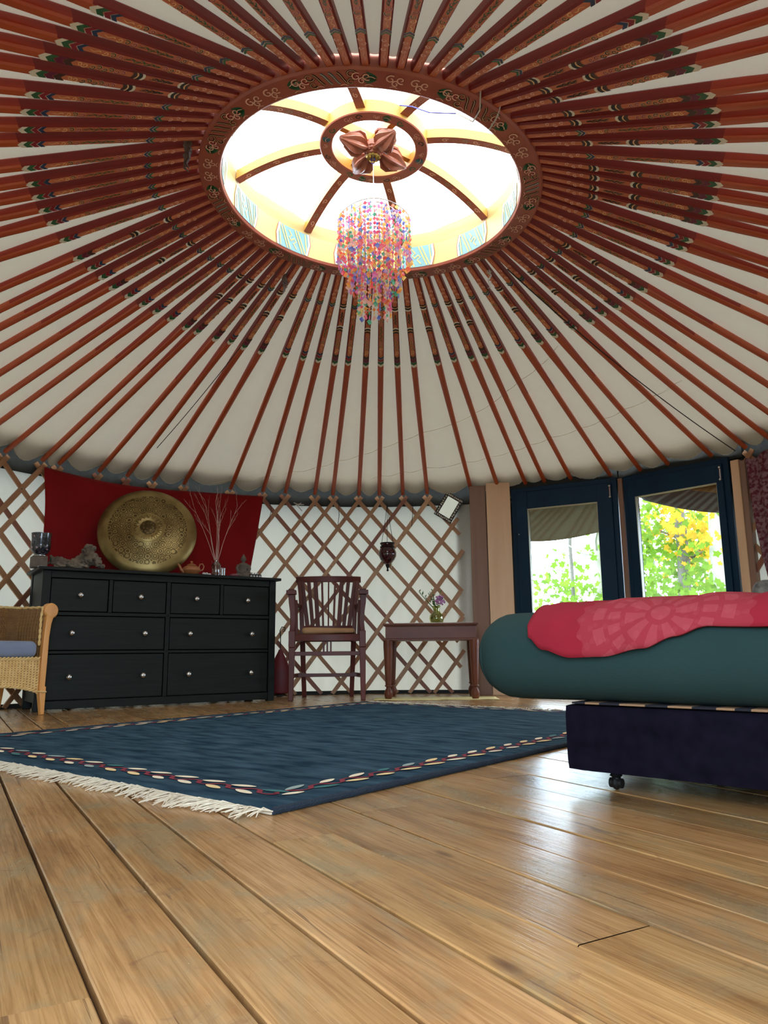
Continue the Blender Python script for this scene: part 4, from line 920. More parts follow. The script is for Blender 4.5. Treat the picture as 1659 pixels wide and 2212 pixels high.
# ------------------------------------------------------------------ chest of drawers
def make_chest():
    FL = Vector((-2.15, 4.68)); FR = Vector((-.815, 5.595)); d = FR-FL; W = d.length; ang = atan2(d.y, d.x); D = .42
    t = thing('chest_of_drawers', 'Wide black chest with eight drawers and round nickel knobs', 'chest of drawers', (FL.x, FL.y, 0), ang)
    b = MB(); b.box(0, .05, 0, .05, 0, .872); b.box(W-.05, W, 0, .05, 0, .872); b.box(0, .05, D-.05, D, 0, .872); b.box(W-.05, W, D-.05, D, 0, .872)
    b.box(.006, .044, .05, D-.05, .05, .872); b.box(W-.044, W-.006, .05, D-.05, .05, .872); b.box(.05, W-.05, D-.03, D-.01, .05, .872)
    for z0, z1 in ((.012, .062), (.350, .368), (.590, .612), (.828, .872)): b.box(.05, W-.05, .006, .045, z0, z1)
    b.box(W/2-.014, W/2+.014, .006, .05, .062, .828)
    for x in (.05+(W/2-.064)/2, W/2+.014+(W/2-.064)/2): b.box(x-.012, x+.012, .006, .05, .612, .828)
    b.box(.05, W-.05, .05, D-.05, .05, .07)
    b.build('carcass', M['chest'], t, bev=.003)
    b = MB(); b.box(-.03, W+.03, -.03, D+.0, .872, .893); b.build('chest_top', M['chest'], t, bev=.004)
    hw = W/2-.064; q = hw/2-.012
    cells = [(.05, .05+q, .612, .828, 1), (.05+q+.024, W/2-.014, .612, .828, 1), (W/2+.014, W/2+.014+q, .612, .828, 1), (W/2+.038+q, W-.05, .612, .828, 1)]
    for z0, z1 in ((.368, .590), (.062, .350)): cells += [(.05, W/2-.014, z0, z1, 2), (W/2+.014, W-.05, z0, z1, 2)]
    for x0, x1, z0, z1, nk in cells:
        g_ = .004; b = MB(); b.box(x0+g_, x1-g_, .010, .34, z0+g_, z1-g_); o = b.build('drawer', M['scuff'], t, bev=.004)
        for k in range(nk):
            kx = (x0+x1)/2 if nk == 1 else (x0+(x1-x0)*(.19 if k == 0 else .81)); kz = (z0+z1)/2
            kb = MB(); Mx = Matrix.Rotation(R_(90), 3, 'X'); kb.lathe([(.007, -.001), (.006, .008), (.008, .012), (.0165, .018), (.0185, .026), (.014, .034), (.001, .037)], 20, (0, 0, 0), 0, Mx)
            ko = kb.build('knob', M['knob'], o, smooth=True, angle=60); ko.location = (kx, .010, kz)
    return FL, ang
CFL, CANG = make_chest()
def on_chest(x, y, z=.893): return Vector((CFL.x+x*cos(CANG)-y*sin(CANG), CFL.y+x*sin(CANG)+y*cos(CANG), z))
def chest_x(px, Y=.15):
    """distance along the chest whose spot at depth Y lies straight below image column px"""
    lo, hi = -.3, 2.
    for _ in range(40):
        mi = (lo+hi)/2
        if project(on_chest(mi, Y))[0] < px: lo = mi
        else: hi = mi
    return lo

# red cloth pinned behind the chest
def make_redcloth():
    b = MB(); tl, tr = 142.8, 109.6
    def fn(u, v):
        top = 1.635-.018*sin(pi*u)*1.2-.01*sin(pi*u*2); thl = tl-.2; thr = tr
        thr_v = thr+2.6*v**1.1; thl_v = thl-.6*sin(pi*v)
        th = thl_v+(thr_v-thl_v)*u; z = top*(1-v)+.78*v
        w = -.040-.008*sin(u*40)*(1-v)*.3+.006*nz(u*6, v*3)-.012*(1-v)*max(0, 1-8*abs((u-.1)-.9*v*.6))
        p = wall_pt(th, w); return (p.x, p.y, z)
    b.grid(fn, 80, 24); tag(b.build('wall_hanging', M['redcloth'], smooth=True, solid=.002), 'Plain red cloth pinned on the lattice wall behind the black chest', 'wall hanging')
make_redcloth()

# ------------------------------------------------------------------ things on the chest
def make_gong():
    x = chest_x(310, .20); c = on_chest(x, .20, 0); r = .345; lean = R_(17); cz = .893+r*cos(lean)+.004
    prof = [(.0005, .030), (.045, .030), (.056, .026), (.064, .030), (.080, .034), (.100, .030), (.112, .024), (.118, .020), (.18, .010), (.25, -.006), (.30, -.020), (.335, -.040), (.345, -.055), (.341, -.057), (.30, -.026), (.20, .003), (.12, .012), (.0005, .015)]
    b = MB(); b.lathe(prof, 96)
    for i in range(16):
        a = 2*pi*i/16; p0 = (.070*cos(a), .070*sin(a), .0345); p1 = (.098*cos(a+.14), .098*sin(a+.14), .0335); p2 = (.098*cos(a-.10), .098*sin(a-.10), .0335); b.tube([p1, p0, p2], .0028, 5)
    o = b.build('brass_gong', M['gong'], smooth=True, angle=70); f = Vector((.33, -1, 0)).normalized(); dr = (f*cos(lean)+Vector((0, 0, sin(lean)))).normalized()
    o.rotation_mode = 'QUATERNION'; o.rotation_quaternion = dr.to_track_quat('Z', 'Y'); o.location = (c.x, c.y+.05, cz)
    tag(o, 'Large round etched brass gong leaning on the chest against the red cloth', 'gong')
make_gong()
# cup, its block and paper
x = chest_x(84, .10); p = on_chest(x, .12)
b = MB(); b.box(-.045, .045, -.05, .05, 0, .075); tag(b.build('stone_block', M['stone'], loc=p, rotz=CANG, bev=.004), 'Small grey block under the mosaic glass at the chest left end', 'block')
b = MB(); b.box(-.045, .045, -.022, .022, 0, .004); tag(b.build('folded_paper', M['paper'], loc=on_chest(x+.03, .03), rotz=CANG+.2), 'Folded white paper at the left front corner of the chest top', 'paper')
cup = thing('mosaic_candle_glass', 'Dark mosaic candle glass on the block at the chest left end', 'candle glass', (p.x+.006, p.y, p.z+.0755))
b = MB(); b.lathe([(.030, .006), (.032, .014), (.046, .022), (.058, .042), (.060, .075), (.058, .110), (.062, .150), (.059, .150), (.055, .110), (.056, .074), (.052, .046), (.001, .030)], 32); b.build('glass_bowl', M['mosaic'], cup, smooth=True, angle=60)
b = MB(); b.lathe([(.036, -.0003), (.040, .003), (.040, .006), (.034, .008)], 24); b.build('metal_foot', M['knob'], cup, smooth=True)
# driftwood
x0 = chest_x(110, .14); x1 = chest_x(210, .14); L = x1-x0
b = MB(); dn = random.Random(4)
paths = [([(-.03, 0, .06), (.06, 0, .045), (.14, -.01, .035), (.22, 0, .05), (.32, .01, .06)], [.026, .034, .026, .036, .040]), ([(.22, 0, .05), (.28, 0, .10), (.31, .01, .155), (.30, .01, .185)], [.040, .036, .040, .020]), ([(.26, -.02, .06), (.33, -.03, .09), (.38, -.02, .05), (.43, -.03, .02)], [.034, .034, .028, .012]), ([(-.03, .0, .05), (.03, -.03, .015), (.10, -.04, .012)], [.022, .016, .008]), ([(.14, 0, .03), (.20, -.045, .018), (.28, -.05, .02)], [.016, .020, .010]), ([(.36, .0, .06), (.42, .02, .035), (.46, .03, .015)], [.022, .016, .008]), ([(.30, 0, .15), (.26, -.02, .165), (.25, -.03, .15)], [.02, .014, .006])]
for pt, rs in paths:
    pt = [(q[0]*L/.40, q[1], q[2]*.92+.006) for q in pt]; fine = []; fr = []
    for i in range(len(pt)-1):
        for k in range(4): t_ = k/4; fine.append(Vector(pt[i]).lerp(Vector(pt[i+1]), t_)+Vector((nz(i*3, k), nz(k*3, i, 2), nz(i, k, 5)))*.008); fr.append(rs[i]+(rs[i+1]-rs[i])*t_)
    fine.append(Vector(pt[-1])); fr.append(rs[-1]*.6); b.tube(fine, fr, 12)
dw = b.build('driftwood_root', M['drift'], smooth=True, remesh=.005, loc=on_chest(x0+.01, .13, .893), rotz=CANG)
tx = bpy.data.textures.new('dw', 'CLOUDS'); tx.noise_scale = .022; dm = dw.modifiers.new('d', 'DISPLACE'); dm.texture = tx; dm.strength = .045; dm.mid_level = .55
tag(dw, 'Gnarled grey driftwood root lying on the chest left of the brass gong', 'driftwood')
# teapot
x = chest_x(413, .10); p = on_chest(x, .10); tp = thing('clay_teapot', 'Round terracotta teapot on the chest right of the gong', 'teapot', p, CANG+R_(-8))
b = MB(); b.lathe([(.030, 0), (.034, .003), (.052, .016), (.064, .036), (.060, .054), (.044, .066), (.030, .070), (.001, .070)], 32); b.build('pot_body', M['terra'], tp, smooth=True)
b = MB(); b.lathe([(.030, .070), (.034, .072), (.026, .080), (.010, .085), (.006, .088), (.010, .096), (.007, .103), (.001, .104)], 24); b.build('lid', M['terra'], tp, smooth=True)
b = MB(); b.tube([(-.050, 0, .024), (-.072, 0, .040), (-.084, 0, .066), (-.096, 0, .080)], [.016, .011, .008, .007], 12); b.build('spout', M['terra'], tp, smooth=True)
b = MB(); b.tube([(.052, 0, .060), (.060, 0, .082), (.078, 0, .086), (.088, 0, .068), (.082, 0, .045), (.060, 0, .034)], .005, 8); b.build('handle', M['terra'], tp, smooth=True)
# glass bottle with twigs
x = chest_x(466, .16); p = on_chest(x, .16); vs = thing('glass_bottle', 'Clear glass bottle holding the dry twigs on the chest', 'bottle', p)
b = MB(); b.lathe([(.026, 0), (.030, .003), (.031, .03), (.028, .055), (.033, .075), (.036, .092), (.028, .108), (.014, .118), (.012, .128), (.015, .132), (.0125, .132), (.010, .126), (.012, .116), (.026, .106), (.033, .092), (.030, .076), (.025, .055), (.028, .03), (.001, .006)], 24); b.build('bottle_glass', M['clearg'], vs, smooth=True)
b = MB(); rnd = random.Random(9)
def twig(p0, d, L_, r_, depth):
    pts = [p0]; c = p0.copy(); dd = d.copy(); n_ = 7
    for i in range(n_):
        dd = (dd+Vector((rnd.uniform(-.09, .09), rnd.uniform(-.09, .09), rnd.uniform(-.02, .08)))).normalized(); c = c+dd*L_/n_; pts.append(c.copy())
        if depth > 0 and i > 1 and rnd.random() < .75: twig(c.copy(), (dd+Vector((rnd.uniform(-.6, .6), rnd.uniform(-.5, .5), rnd.uniform(-.1, .3)))).normalized(), L_*rnd.uniform(.2, .38), r_*.5, depth-1)
    b.tube(pts, [r_*(1-.75*i/n_) for i in range(n_+1)], 5)
for i, lean in enumerate((-.34, -.26, -.16, -.08, .02, .08, .18, .34)):
    twig(Vector((lean*.02, 0, .01)), Vector((lean*.12, rnd.uniform(-.05, .05), 1)).normalized(), .12, .0018, 0)
    twig(Vector((lean*.034, 0, .128)), Vector((lean*.95, rnd.uniform(-.12, .05), 1)).normalized(), rnd.uniform(.36, .47), .0027, 2)
tag(b.build('dry_twigs', M['twig'], loc=p, smooth=True), 'Spray of bare pinkish dry twigs standing in the glass bottle', 'twigs')
x = chest_x(479, .10); p = on_chest(x, .09); b = MB(); b.lathe([(.020, 0), (.022, .002), (.022, .066), (.0195, .066), (.0195, .004), (.001, .004)], 20); tag(b.build('candle_jar', M['clearg'], loc=p, smooth=True), 'Small straight clear jar right in front of the twig bottle', 'jar')
x = chest_x(444, .07); p = on_chest(x, .07); b = MB()
for i in range(6):
    a = i*pi/3; b.ball((.012*cos(a), .012*sin(a), .012+.004*(i % 2)), .012, 8, 6, sc=(1, .55, .7), M_=Matrix.Rotation(a, 3, 'Z'))
b.ball((.030, 0, .010), .009, 8, 6); tag(b.build('white_flower', M['paper'], loc=p, rotz=.4, smooth=True), 'Small white flower lying between the teapot and the twig bottle', 'flower')
x = chest_x(506, .08); p = on_chest(x, .08); b = MB(); b.lathe([(.012, 0), (.030, .006), (.036, .016), (.022, .026), (.001, .028)], 24); tag(b.build('pink_pebble', M['pinkg'], loc=p, smooth=True), 'Low pink glass pebble left of the seated stone figure', 'glass pebble')
# seated stone figure
x = chest_x(525, .10); p = on_chest(x, .10); b = MB()
b.ball((0, 0, .018), .05, 16, 10, sc=(1.05, .8, .42)); b.ball((-.036, -.014, .020), .026, 12, 8, sc=(1.1, 1, .7)); b.ball((.036, -.014, .020), .026, 12, 8, sc=(1.1, 1, .7)); b.tube([(-.04, -.022, .018), (0, -.034, .020), (.04, -.022, .018)], .014, 10)
b.lathe([(.030, .015), (.034, .03), (.029, .06), (.034, .085), (.038, .098), (.028, .110), (.012, .116), (.011, .128)], 20); 
for s in (-1, 1): b.tube([(s*.036, 0, .098), (s*.046, -.004, .070), (s*.038, -.018, .046), (s*.010, -.034, .038)], [.013, .013, .011, .008], 10)
b.ball((0, -.002, .143), .021, 16, 12, sc=(.9, .95, 1.18)); b.ball((0, 0, .170), .009, 10, 8)
for s in (-1, 1): b.ball((s*.019, 0, .138), .006, 8, 6, sc=(.5, .8, 1.8))
b.ball((0, -.022, .141), .0042, 8, 6, sc=(.8, 1, 1.5)); b.box(-.055, .055, -.042, .040, 0, .008)
tag(b.build('stone_figurine', M['stone'], loc=p, rotz=CANG-.3, smooth=True, remesh=.0028), 'Small grey stone figure seated cross-legged at the chest right end', 'figurine')
x = chest_x(548, .08); p = on_chest(x, .08); bx = thing('trinket_box', 'Small black box with pearly beads at the chest right end', 'box', p, CANG)
b = MB(); b.box(-.05, .05, -.03, .03, 0, .028); b.build('box_body', M['iron'], bx, bev=.003)
b = MB()
for i in range(4): b.ball((-.035+.023*i, -.034, .012), .009, 10, 8)
for i in range(3): b.ball((-.02+.022*i, -.01, .034), .008, 10, 8)
b.build('beads', M['bead'], bx, smooth=True)['kind'] = 'stuff'

# ------------------------------------------------------------------ wicker armchair at the left edge
def make_wicker():
    f = Vector((.835, -.55)).normalized(); ang = atan2(f.y, f.x)+pi/2     # local -y is the way it faces
    P = Vector((-2.03, 4.50)); W, D = .56, .42
    # local frame: x to the sitter's left (photo right), y back
    t = thing('wicker_armchair', 'Golden wicker armchair with curled wooden arm posts at the photo left edge', 'armchair', (0, 0, 0), ang)
    lx = Vector((cos(ang), sin(ang))); org = P-lx*W; t.location = (org.x, org.y, 0)
    for x in (W, 0):
        b = MB(); s = 1 if x else -1
        cx = [(0, 0, .56), (.002, .0, .60), (.006, 0, .635)]
        pts = [(x+s*-.004, .0, .14), (x, 0, .30), (x+s*.004, 0, .45), (x+s*.010, 0, .53), (x+s*.016, 0, .58)]
        b.tube(pts, [.026, .026, .024, .026, .032], 4)
        Mr = Matrix.Rotation(R_(90), 3, 'X'); b.lathe([(.001, -.022), (.040, -.022), (.046, -.014), (.046, .014), (.040, .022), (.001, .022)], 24, (x+s*.022, 0, .605), 0, Mr)
        b.build('arm_post', M['rattan'], t, smooth=True, bev=.004)
    for x, y, c in ((W, 0, 1), (0, 0, 1), (W-.01, D, 0), (.01, D, 0)):
        b = MB(); b.bar((x, y, .16), (x+.006, y-.012 if c else y+.02, 0), .042, .042, (0, 1, 0), .024, .024); b.build('leg', M['rattan'], t, bev=.004)
    # woven apron in front
    def weave(name, fn, nu, nv, m, r_=.0042, m2=None):
        b = MB()
        for j in range(nv):
            v = (j+.5)/nv; pts = []
            for i in range(nu*2+1):
                u = i/(nu*2); p_ = Vector(fn(u, v)); e = 1e-3; d1 = Vector(fn(min(1, u+e), v))-Vector(fn(max(0, u-e), v)); d2 = Vector(fn(u, min(1, v+e)))-Vector(fn(u, max(0, v-e))); n_ = d1.cross(d2).normalized()
                pts.append(p_+n_*(.0045*(1 if (i+j) % 2 else -1)))
            b.tube(pts, r_, 4, cap=False)
        for i in range(nu+1):
            u = i/nu; b.tube([fn(min(1, u), k/8) for k in range(9)], .0035, 5, 1)
        b.grid(lambda u, v: fn(u, v), 24, 8, 2); return b.build(name, [m, m2 or m, M['wickd']], t, smooth=True)
    def apron(u, v):
        zt = .325; zb = .128+.045*sin(pi*u)**.7; return (.03+(W-.055)*u, -.004, zb+(zt-zb)*v)
    weave('front_apron', apron, 26, 24, M['wick'])
    b = MB()
    for q in range(2):
        for lvl in (0., 1.):
            b.tube([Vector(apron(i/60, lvl))+Vector((0, .006*sin(i*1.1+q*pi)-.004, .006*cos(i*1.1+q*pi))) for i in range(61)], .0052, 5)
    b.tube([(W+.028*cos(a*pi/6), .028*sin(a*pi/6), .132+.002*sin(a)) for a in range(12)], .005, 6, closed=True)
    b.build('braided_rim', M['wick'], t, smooth=True)
    # wicker tub: right arm, back, left arm
    def tub(u, v):
        zt = .625+.02*sin(pi*u)
        per = [(W-.012, .01), (W-.0, .30), (W-.02, D-.04), (W-.12, D+.05), (W/2, D+.09), (.12, D+.05), (.02, D-.04), (0, .30), (.012, .01)]; k = u*(len(per)-1); i = min(len(per)-2, int(k)); f_ = k-i
        a, c = Vector(per[i]), Vector(per[i+1]); p_ = a.lerp(c, f_); ctr = Vector((W/2, .22)); o_ = (p_-ctr).normalized(); fl = .018*max(0, v-.6)/.4
        return (p_.x+o_.x*fl, p_.y+o_.y*fl, .30+(zt-.30)*v)
    weave('woven_back', tub, 74, 30, M['wickd'], .0045)
    b = MB()
    for q in range(2): b.tube([Vector(tub(i/140, 1))+Vector((.004*sin(i*.8+q*pi), .004*cos(i*.8+q*pi), .004*sin(i*.8+q*pi))) for i in range(141)], .006, 6)
    for xx in (W-.030,):
        for q in range(2): b.tube([(xx-.006+.004*sin(i*.7+q*pi)+.008*max(0, (i-22)/8), -.006, .40+.0075*i) for i in range(31)], .005, 5)
    b.build('rim_cane', M['wick'], t, smooth=True)
    b = MB(); b.box(.02, W-.03, .0, D, .305, .325); b.build('seat_deck', M['wickd'], t)
    c = thing('seat_cushion', 'Grey blue cushion on the wicker armchair at the left edge', 'cushion', t.location, ang)
    b = rounded(.035, W-.038, -.012, D-.02, .330, .425, .035, .005, 3, (40, 30, 8)); b.build('cushion_cover', M['greyblue'], c, smooth=True)
make_wicker()

# ------------------------------------------------------------------ slatted wooden armchair
def make_armchair():
    ang = R_(3.5); t = thing('slatted_armchair', 'Dark mahogany armchair with curved slatted back between chest and side table', 'armchair', (-.425, 5.55, 0), ang)
    def legp(x, s):
        b = MB()
        b.bar((x, 0, 0), (x+s*-.004, 0, .38), .034, .036, (0, 1, 0), .046, .048); b.bar((x+s*-.004, 0, .38), (x+s*-.004, 0, .50), .048, .05, (0, 1, 0))
        pts = [(x+s*-.004, 0, .49), (x+s*-.010, -.008, .56), (x+s*-.006, -.006, .64), (x+s*.0, 0, .70), (x+s*.004, 0, .765)]
        b.tube(pts, [.027, .026, .026, .030, .032], 4)
        return b.build('leg', M['mahog'], t, bev=.004)
    X = .262
    legp(-X, -1); legp(X, 1)
    for s in (-1, 1):
        b = MB(); b.bar((s*.185, .47, 0), (s*.200, .40, .43), .034, .036, (0, 1, 0), .04, .042); b.tube([(s*.200, .40, .43), (s*.208, .41, .60), (s*.222, .445, .80), (s*.236, .47, .905)], [.026, .024, .022, .022], 4); b.build('leg', M['mahog'], t, bev=.003)
        b = MB(); b.tube([(s*(X+.004), -.035, .785), (s*(X+.004), .02, .785), (s*(X-.0), .10, .765), (s*.262, .20, .725), (s*.240, .32, .70), (s*.222, .42, .70)], [.030, .031, .026, .022, .022, .024], 4)
        b.box(s*(X+.004)-.036, s*(X+.004)+.036, -.045, .03, .764, .797); b.build('armrest', M['mahog'], t, bev=.004)
        b = MB(); b.bar((s*X*.99, .0, .335), (s*.198, .42, .335), .02, .03); b.bar((s*X*.99, .0, .175), (s*.19, .44, .175), .02, .03); b.build('side_stretcher', M['mahog'], t, bev=.002)
        b = MB(); b.bar((s*.232, .13, .47), (s*.240, .16, .735), .022, .022, (0, 1, 0)); b.build('arm_support', M['mahog'], t, bev=.002)
    # seat with bowed rails
    b = MB()
    def rail(u, v): return None
    n = 12
    for z0, z1 in ((.425, .472),):
        outer = [(-X+.01+(2*X-.02)*i/n, -.018-.022*sin(pi*i/n)) for i in range(n+1)]
        vs = []
        for (x_, y_) in outer: vs += [(x_, y_, z0), (x_, y_, z1), (x_, y_+.03, z1), (x_, y_+.03, z0)]
        for i in range(n):
            for j in range(4): b.add([vs[4*i+j], vs[4*i+(j+1) % 4], vs[4*i+4+(j+1) % 4], vs[4*i+4+j]], [(0, 1, 2, 3)])
        b.add([*vs[:4]], [(0, 1, 2, 3)]); b.add([*vs[-4:]], [(0, 1, 2, 3)])
    b.bar((-X+.015, 0, .448), (-.205, .40, .448), .03, .046); b.bar((X-.015, 0, .448), (.205, .40, .448), .03, .046); b.bar((-.2, .40, .448), (.2, .40, .448), .03, .046)
    b.hexa([(-X+.02, -.01, .462), (X-.02, -.01, .462), (.20, .40, .462), (-.20, .40, .462), (-X+.02, -.01, .476), (X-.02, -.01, .476), (.20, .40, .476), (-.20, .40, .476)])
    b.build('seat', M['mahog'], t, bev=.003)
    b = MB(); b.bar((-X+.01, 0, .335), (X-.01, 0, .335), .022, .030); b.build('front_stretcher', M['mahog'], t, bev=.002)
    b = MB(); b.bar((-.225, .20, .175), (.225, .20, .175), .02, .026); b.build('cross_stretcher', M['mahog'], t, bev=.002)
    for x_ in (-.026, 0, .026): b = MB(); b.bar((x_, 0, .345), (x_, 0, .43), .013, .013, (0, 1, 0)); b.build('spindle', M['mahog'], t)
    # back: crest, lower rail, slats
    def bow(x_, z_): return .40+.045+.05*(1-(x_/.25)**2)+(z_-.5)*.16
    b = MB(); n = 16; vs = []
    for i in range(n+1):
        x_ = -.262+.524*i/n; zc = .925+.010*(1-(x_/.262)**2); y_ = bow(x_*.92, .93); h = .026
        vs += [(x_, y_-.014, zc-h), (x_, y_-.018, zc+h*.8), (x_, y_+.012, zc+h), (x_, y_+.012, zc-h)]
    for i in range(n):
        for j in range(4): b.add([vs[4*i+j], vs[4*i+(j+1) % 4], vs[4*i+4+(j+1) % 4], vs[4*i+4+j]], [(0, 1, 2, 3)])
    b.add(vs[:4], [(0, 1, 2, 3)]); b.add(vs[-4:], [(0, 1, 2, 3)]); b.build('crest_rail', M['mahog'], t, bev=.003, smooth=True)
    b = MB(); vs = []
    for i in range(n+1):
        x_ = -.205+.41*i/n; y_ = bow(x_, .53); vs += [(x_, y_-.012, .515), (x_, y_-.012, .552), (x_, y_+.012, .552), (x_, y_+.012, .515)]
    for i in range(n):
        for j in range(4): b.add([vs[4*i+j], vs[4*i+(j+1) % 4], vs[4*i+4+(j+1) % 4], vs[4*i+4+j]], [(0, 1, 2, 3)])
    b.build('lower_rail', M['mahog'], t, bev=.002)
    for i in range(9):
        f = (i-4)/4; xb, xt = f*.165, f*.215; w = .030 if i in (1, 7) else (.034 if abs(i-4) == 2 or i == 0 or i == 8 else .017 if i != 4 else .012)
        b = MB(); m_ = 6
        vs = []
        for k in range(m_+1):
            z_ = .54+.37*k/m_; x_ = xb+(xt-xb)*k/m_; y_ = bow(x_, z_); vs += [(x_-w/2, y_-.006, z_), (x_+w/2, y_-.006, z_), (x_+w/2, y_+.006, z_), (x_-w/2, y_+.006, z_)]
        for k in range(m_):
            for j in range(4): b.add([vs[4*k+j], vs[4*k+(j+1) % 4], vs[4*k+4+(j+1) % 4], vs[4*k+4+j]], [(0, 1, 2, 3)])
        b.build('back_slat', M['mahog'], t)
    c = thing('seat_pad', 'Crumpled tan seat pad lying on the slatted armchair', 'cushion', t.location, ang)
    b = rounded(-.185, .205, .0, .37, .478, .522, .020, .014, 6, (30, 24, 6)); b.build('pad_cover', M['tan'], c, smooth=True)
make_armchair()

# ------------------------------------------------------------------ side table with vase
def make_table():
    ang = R_(-4); o = Vector((.335, 5.56, 0)); t = thing('side_table', 'Low mahogany side table with turned feet beside the brown door post', 'side table', o, ang); D = .52; X = .315
    b = MB(); b.box(-X-.036, X+.036, -.036, D+.03, .535, .548); b.box(-X-.028, X+.028, -.028, D+.022, .526, .536); b.build('table_top', M['mahog2'], t, bev=.004)
    b = MB(); b.box(-X-.018, X+.018, -.018, D+.012, .436, .527); b.box(-X-.030, X+.030, -.030, D+.02, .424, .437); b.build('apron', M['mahog2'], t, bev=.003)
    for x in (-X, X):
        for y in (0, D-.02):
            b = MB(); b.lathe([(.034, .43), (.034, .38), (.022, .115), (.021, .106), (.027, .101), (.027, .096), (.017, .090), (.016, .082), (.026, .066), (.031, .045), (.028, .020), (.020, .003), (.018, .0)], 8 if False else 16, (x, y, 0), lobes=8, la=.03); b.build('leg', M['mahog2'], t, smooth=True, angle=50)
    q = Vector((o.x, o.y)); d = MB(); d.box(-.27, .31, -.02, .36, 0, .003); tag(d.build('doily', M['doily'], loc=(q.x, q.y, .5485), rotz=ang), 'Thin white doily lying on the mahogany side table', 'doily')
    v = thing('flower_vase', 'Small yellow-green glass vase of purple flowers on the side table', 'vase', (.398, 5.80, .552)); v.scale = (1.35,)*3
    b = MB(); b.lathe([(.026, 0), (.036, .008), (.042, .028), (.038, .048), (.022, .064), (.017, .075), (.020, .094), (.026, .100), (.024, .100), (.018, .092), (.015, .076), (.020, .064), (.035, .047), (.039, .028), (.033, .010), (.001, .006)], 28); b.build('vase_glass', M['waterg'], v, smooth=True)
    b = MB(); b.lathe([(.001, .0065), (.031, .011), (.037, .028), (.034, .044), (.022, .058), (.001, .058)], 20); b.build('water', mat('tinted water', (.50, .48, .14), .15, trans=.5), v, smooth=True)
    b = MB(); rnd = random.Random(3); 
    for i in range(9):
        a = rnd.uniform(0, 2*pi); l = rnd.uniform(.02, .07)*(1.4 if i < 3 else 1); e = Vector((l*cos(a)-.02, l*sin(a), rnd.uniform(.12, .19))); b.tube([(0, 0, .01), (e.x*.2, e.y*.2, .09), tuple(e)], .0014, 5, 0)
        for k in range(6):
            bpt = Vector((0, 0, .09)).lerp(e, (k+1)/6); dr = Vector((rnd.uniform(-1, 1), rnd.uniform(-1, 1), rnd.uniform(-.1, .8))).normalized(); sd = dr.cross(Vector((0, 0, 1))).normalized(); ln = rnd.uniform(.018, .034)
            b.add([bpt, bpt+dr*ln*.5+sd*.005, bpt+dr*ln, bpt+dr*ln*.5-sd*.005], [(0, 1, 2, 3)], 0)
    b.build('greenery', M['stemg'], v)
    b = MB()
    for i in range(26):
        d_ = Vector((rnd.gauss(0, 1), rnd.gauss(0, 1), rnd.gauss(0, 1))).normalized(); b.ball(Vector((.018, -.012, .135))+d_*.022, .0085, 7, 5, sc=(1, 1, .7))
    for i in range(8): d_ = Vector((rnd.gauss(0, 1), rnd.gauss(0, 1), rnd.gauss(0, 1))).normalized(); b.ball(Vector((.036, -.004, .122))+d_*.012, .006, 7, 5)
    b.build('blossom', M['petal'], v, smooth=True)
    m_ = MB(); m_.grid(lambda u, w: (-.42+.90*u+.006*nz(w*5, 2), -.07+.28*w+.01*nz(u*4), .003+.004*max(0, nz(u*6, w*4))), 40, 12); tag(m_.build('yellow_mat', M['lime'], loc=(o.x, o.y, 0), rotz=R_(-2), smooth=True, solid=.004), 'Thin pale yellow mat on the floor under the side table legs', 'mat')
make_table()

# ------------------------------------------------------------------ hanging lantern, mirror, cords
def make_lantern():
    top = Vector((.028, 6.28, 1.60)); c = Vector((.026, 6.22, 1.150)); t = thing('hanging_lantern', 'Dark red mosaic glass lantern hanging on black cords from the lattice', 'lantern', c)
    b = MB(); b.lathe([(.050, .088), (.056, .092), (.058, .078), (.050, .066), (.062, .045), (.074, .015), (.074, -.015), (.060, -.048), (.036, -.076), (.018, -.090), (.001, -.092)], 32); b.build('glass_bowl', M['mosaicr'], t, smooth=True)
    b = MB(); b.tube([(.057*cos(2*pi*i/32), .057*sin(2*pi*i/32), .090) for i in range(32)], .006, 8, closed=True); b.tube([(.060*cos(2*pi*i/32), .060*sin(2*pi*i/32), .060) for i in range(32)], .004, 8, closed=True); b.build('metal_rim', M['iron'], t, smooth=True)
    b = MB(); b.lathe([(.014, -.088), (.018, -.095), (.008, -.118), (.006, -.128), (.011, -.134), (.008, -.143), (.001, -.146)], 16); b.build('finial', M['iron'], t, smooth=True)
    b = MB(); tp = top-c
    for k in range(3):
        a = k*2*pi/3+.5; b.tube([(.057*cos(a), .057*sin(a), .092), (.02*cos(a)+tp.x*.5, .02*sin(a)+tp.y*.6, .30), tuple(tp)], .0022, 5)
    b.build('cord', M['blackc'], t)
    b = MB(); b.tube([(.030, -.01, -.060), (.034, -.012, -.10), (.030, -.014, -.118)], [.003, .005, .003], 6); b.build('tassel', M['fringe'], t)
make_lantern()
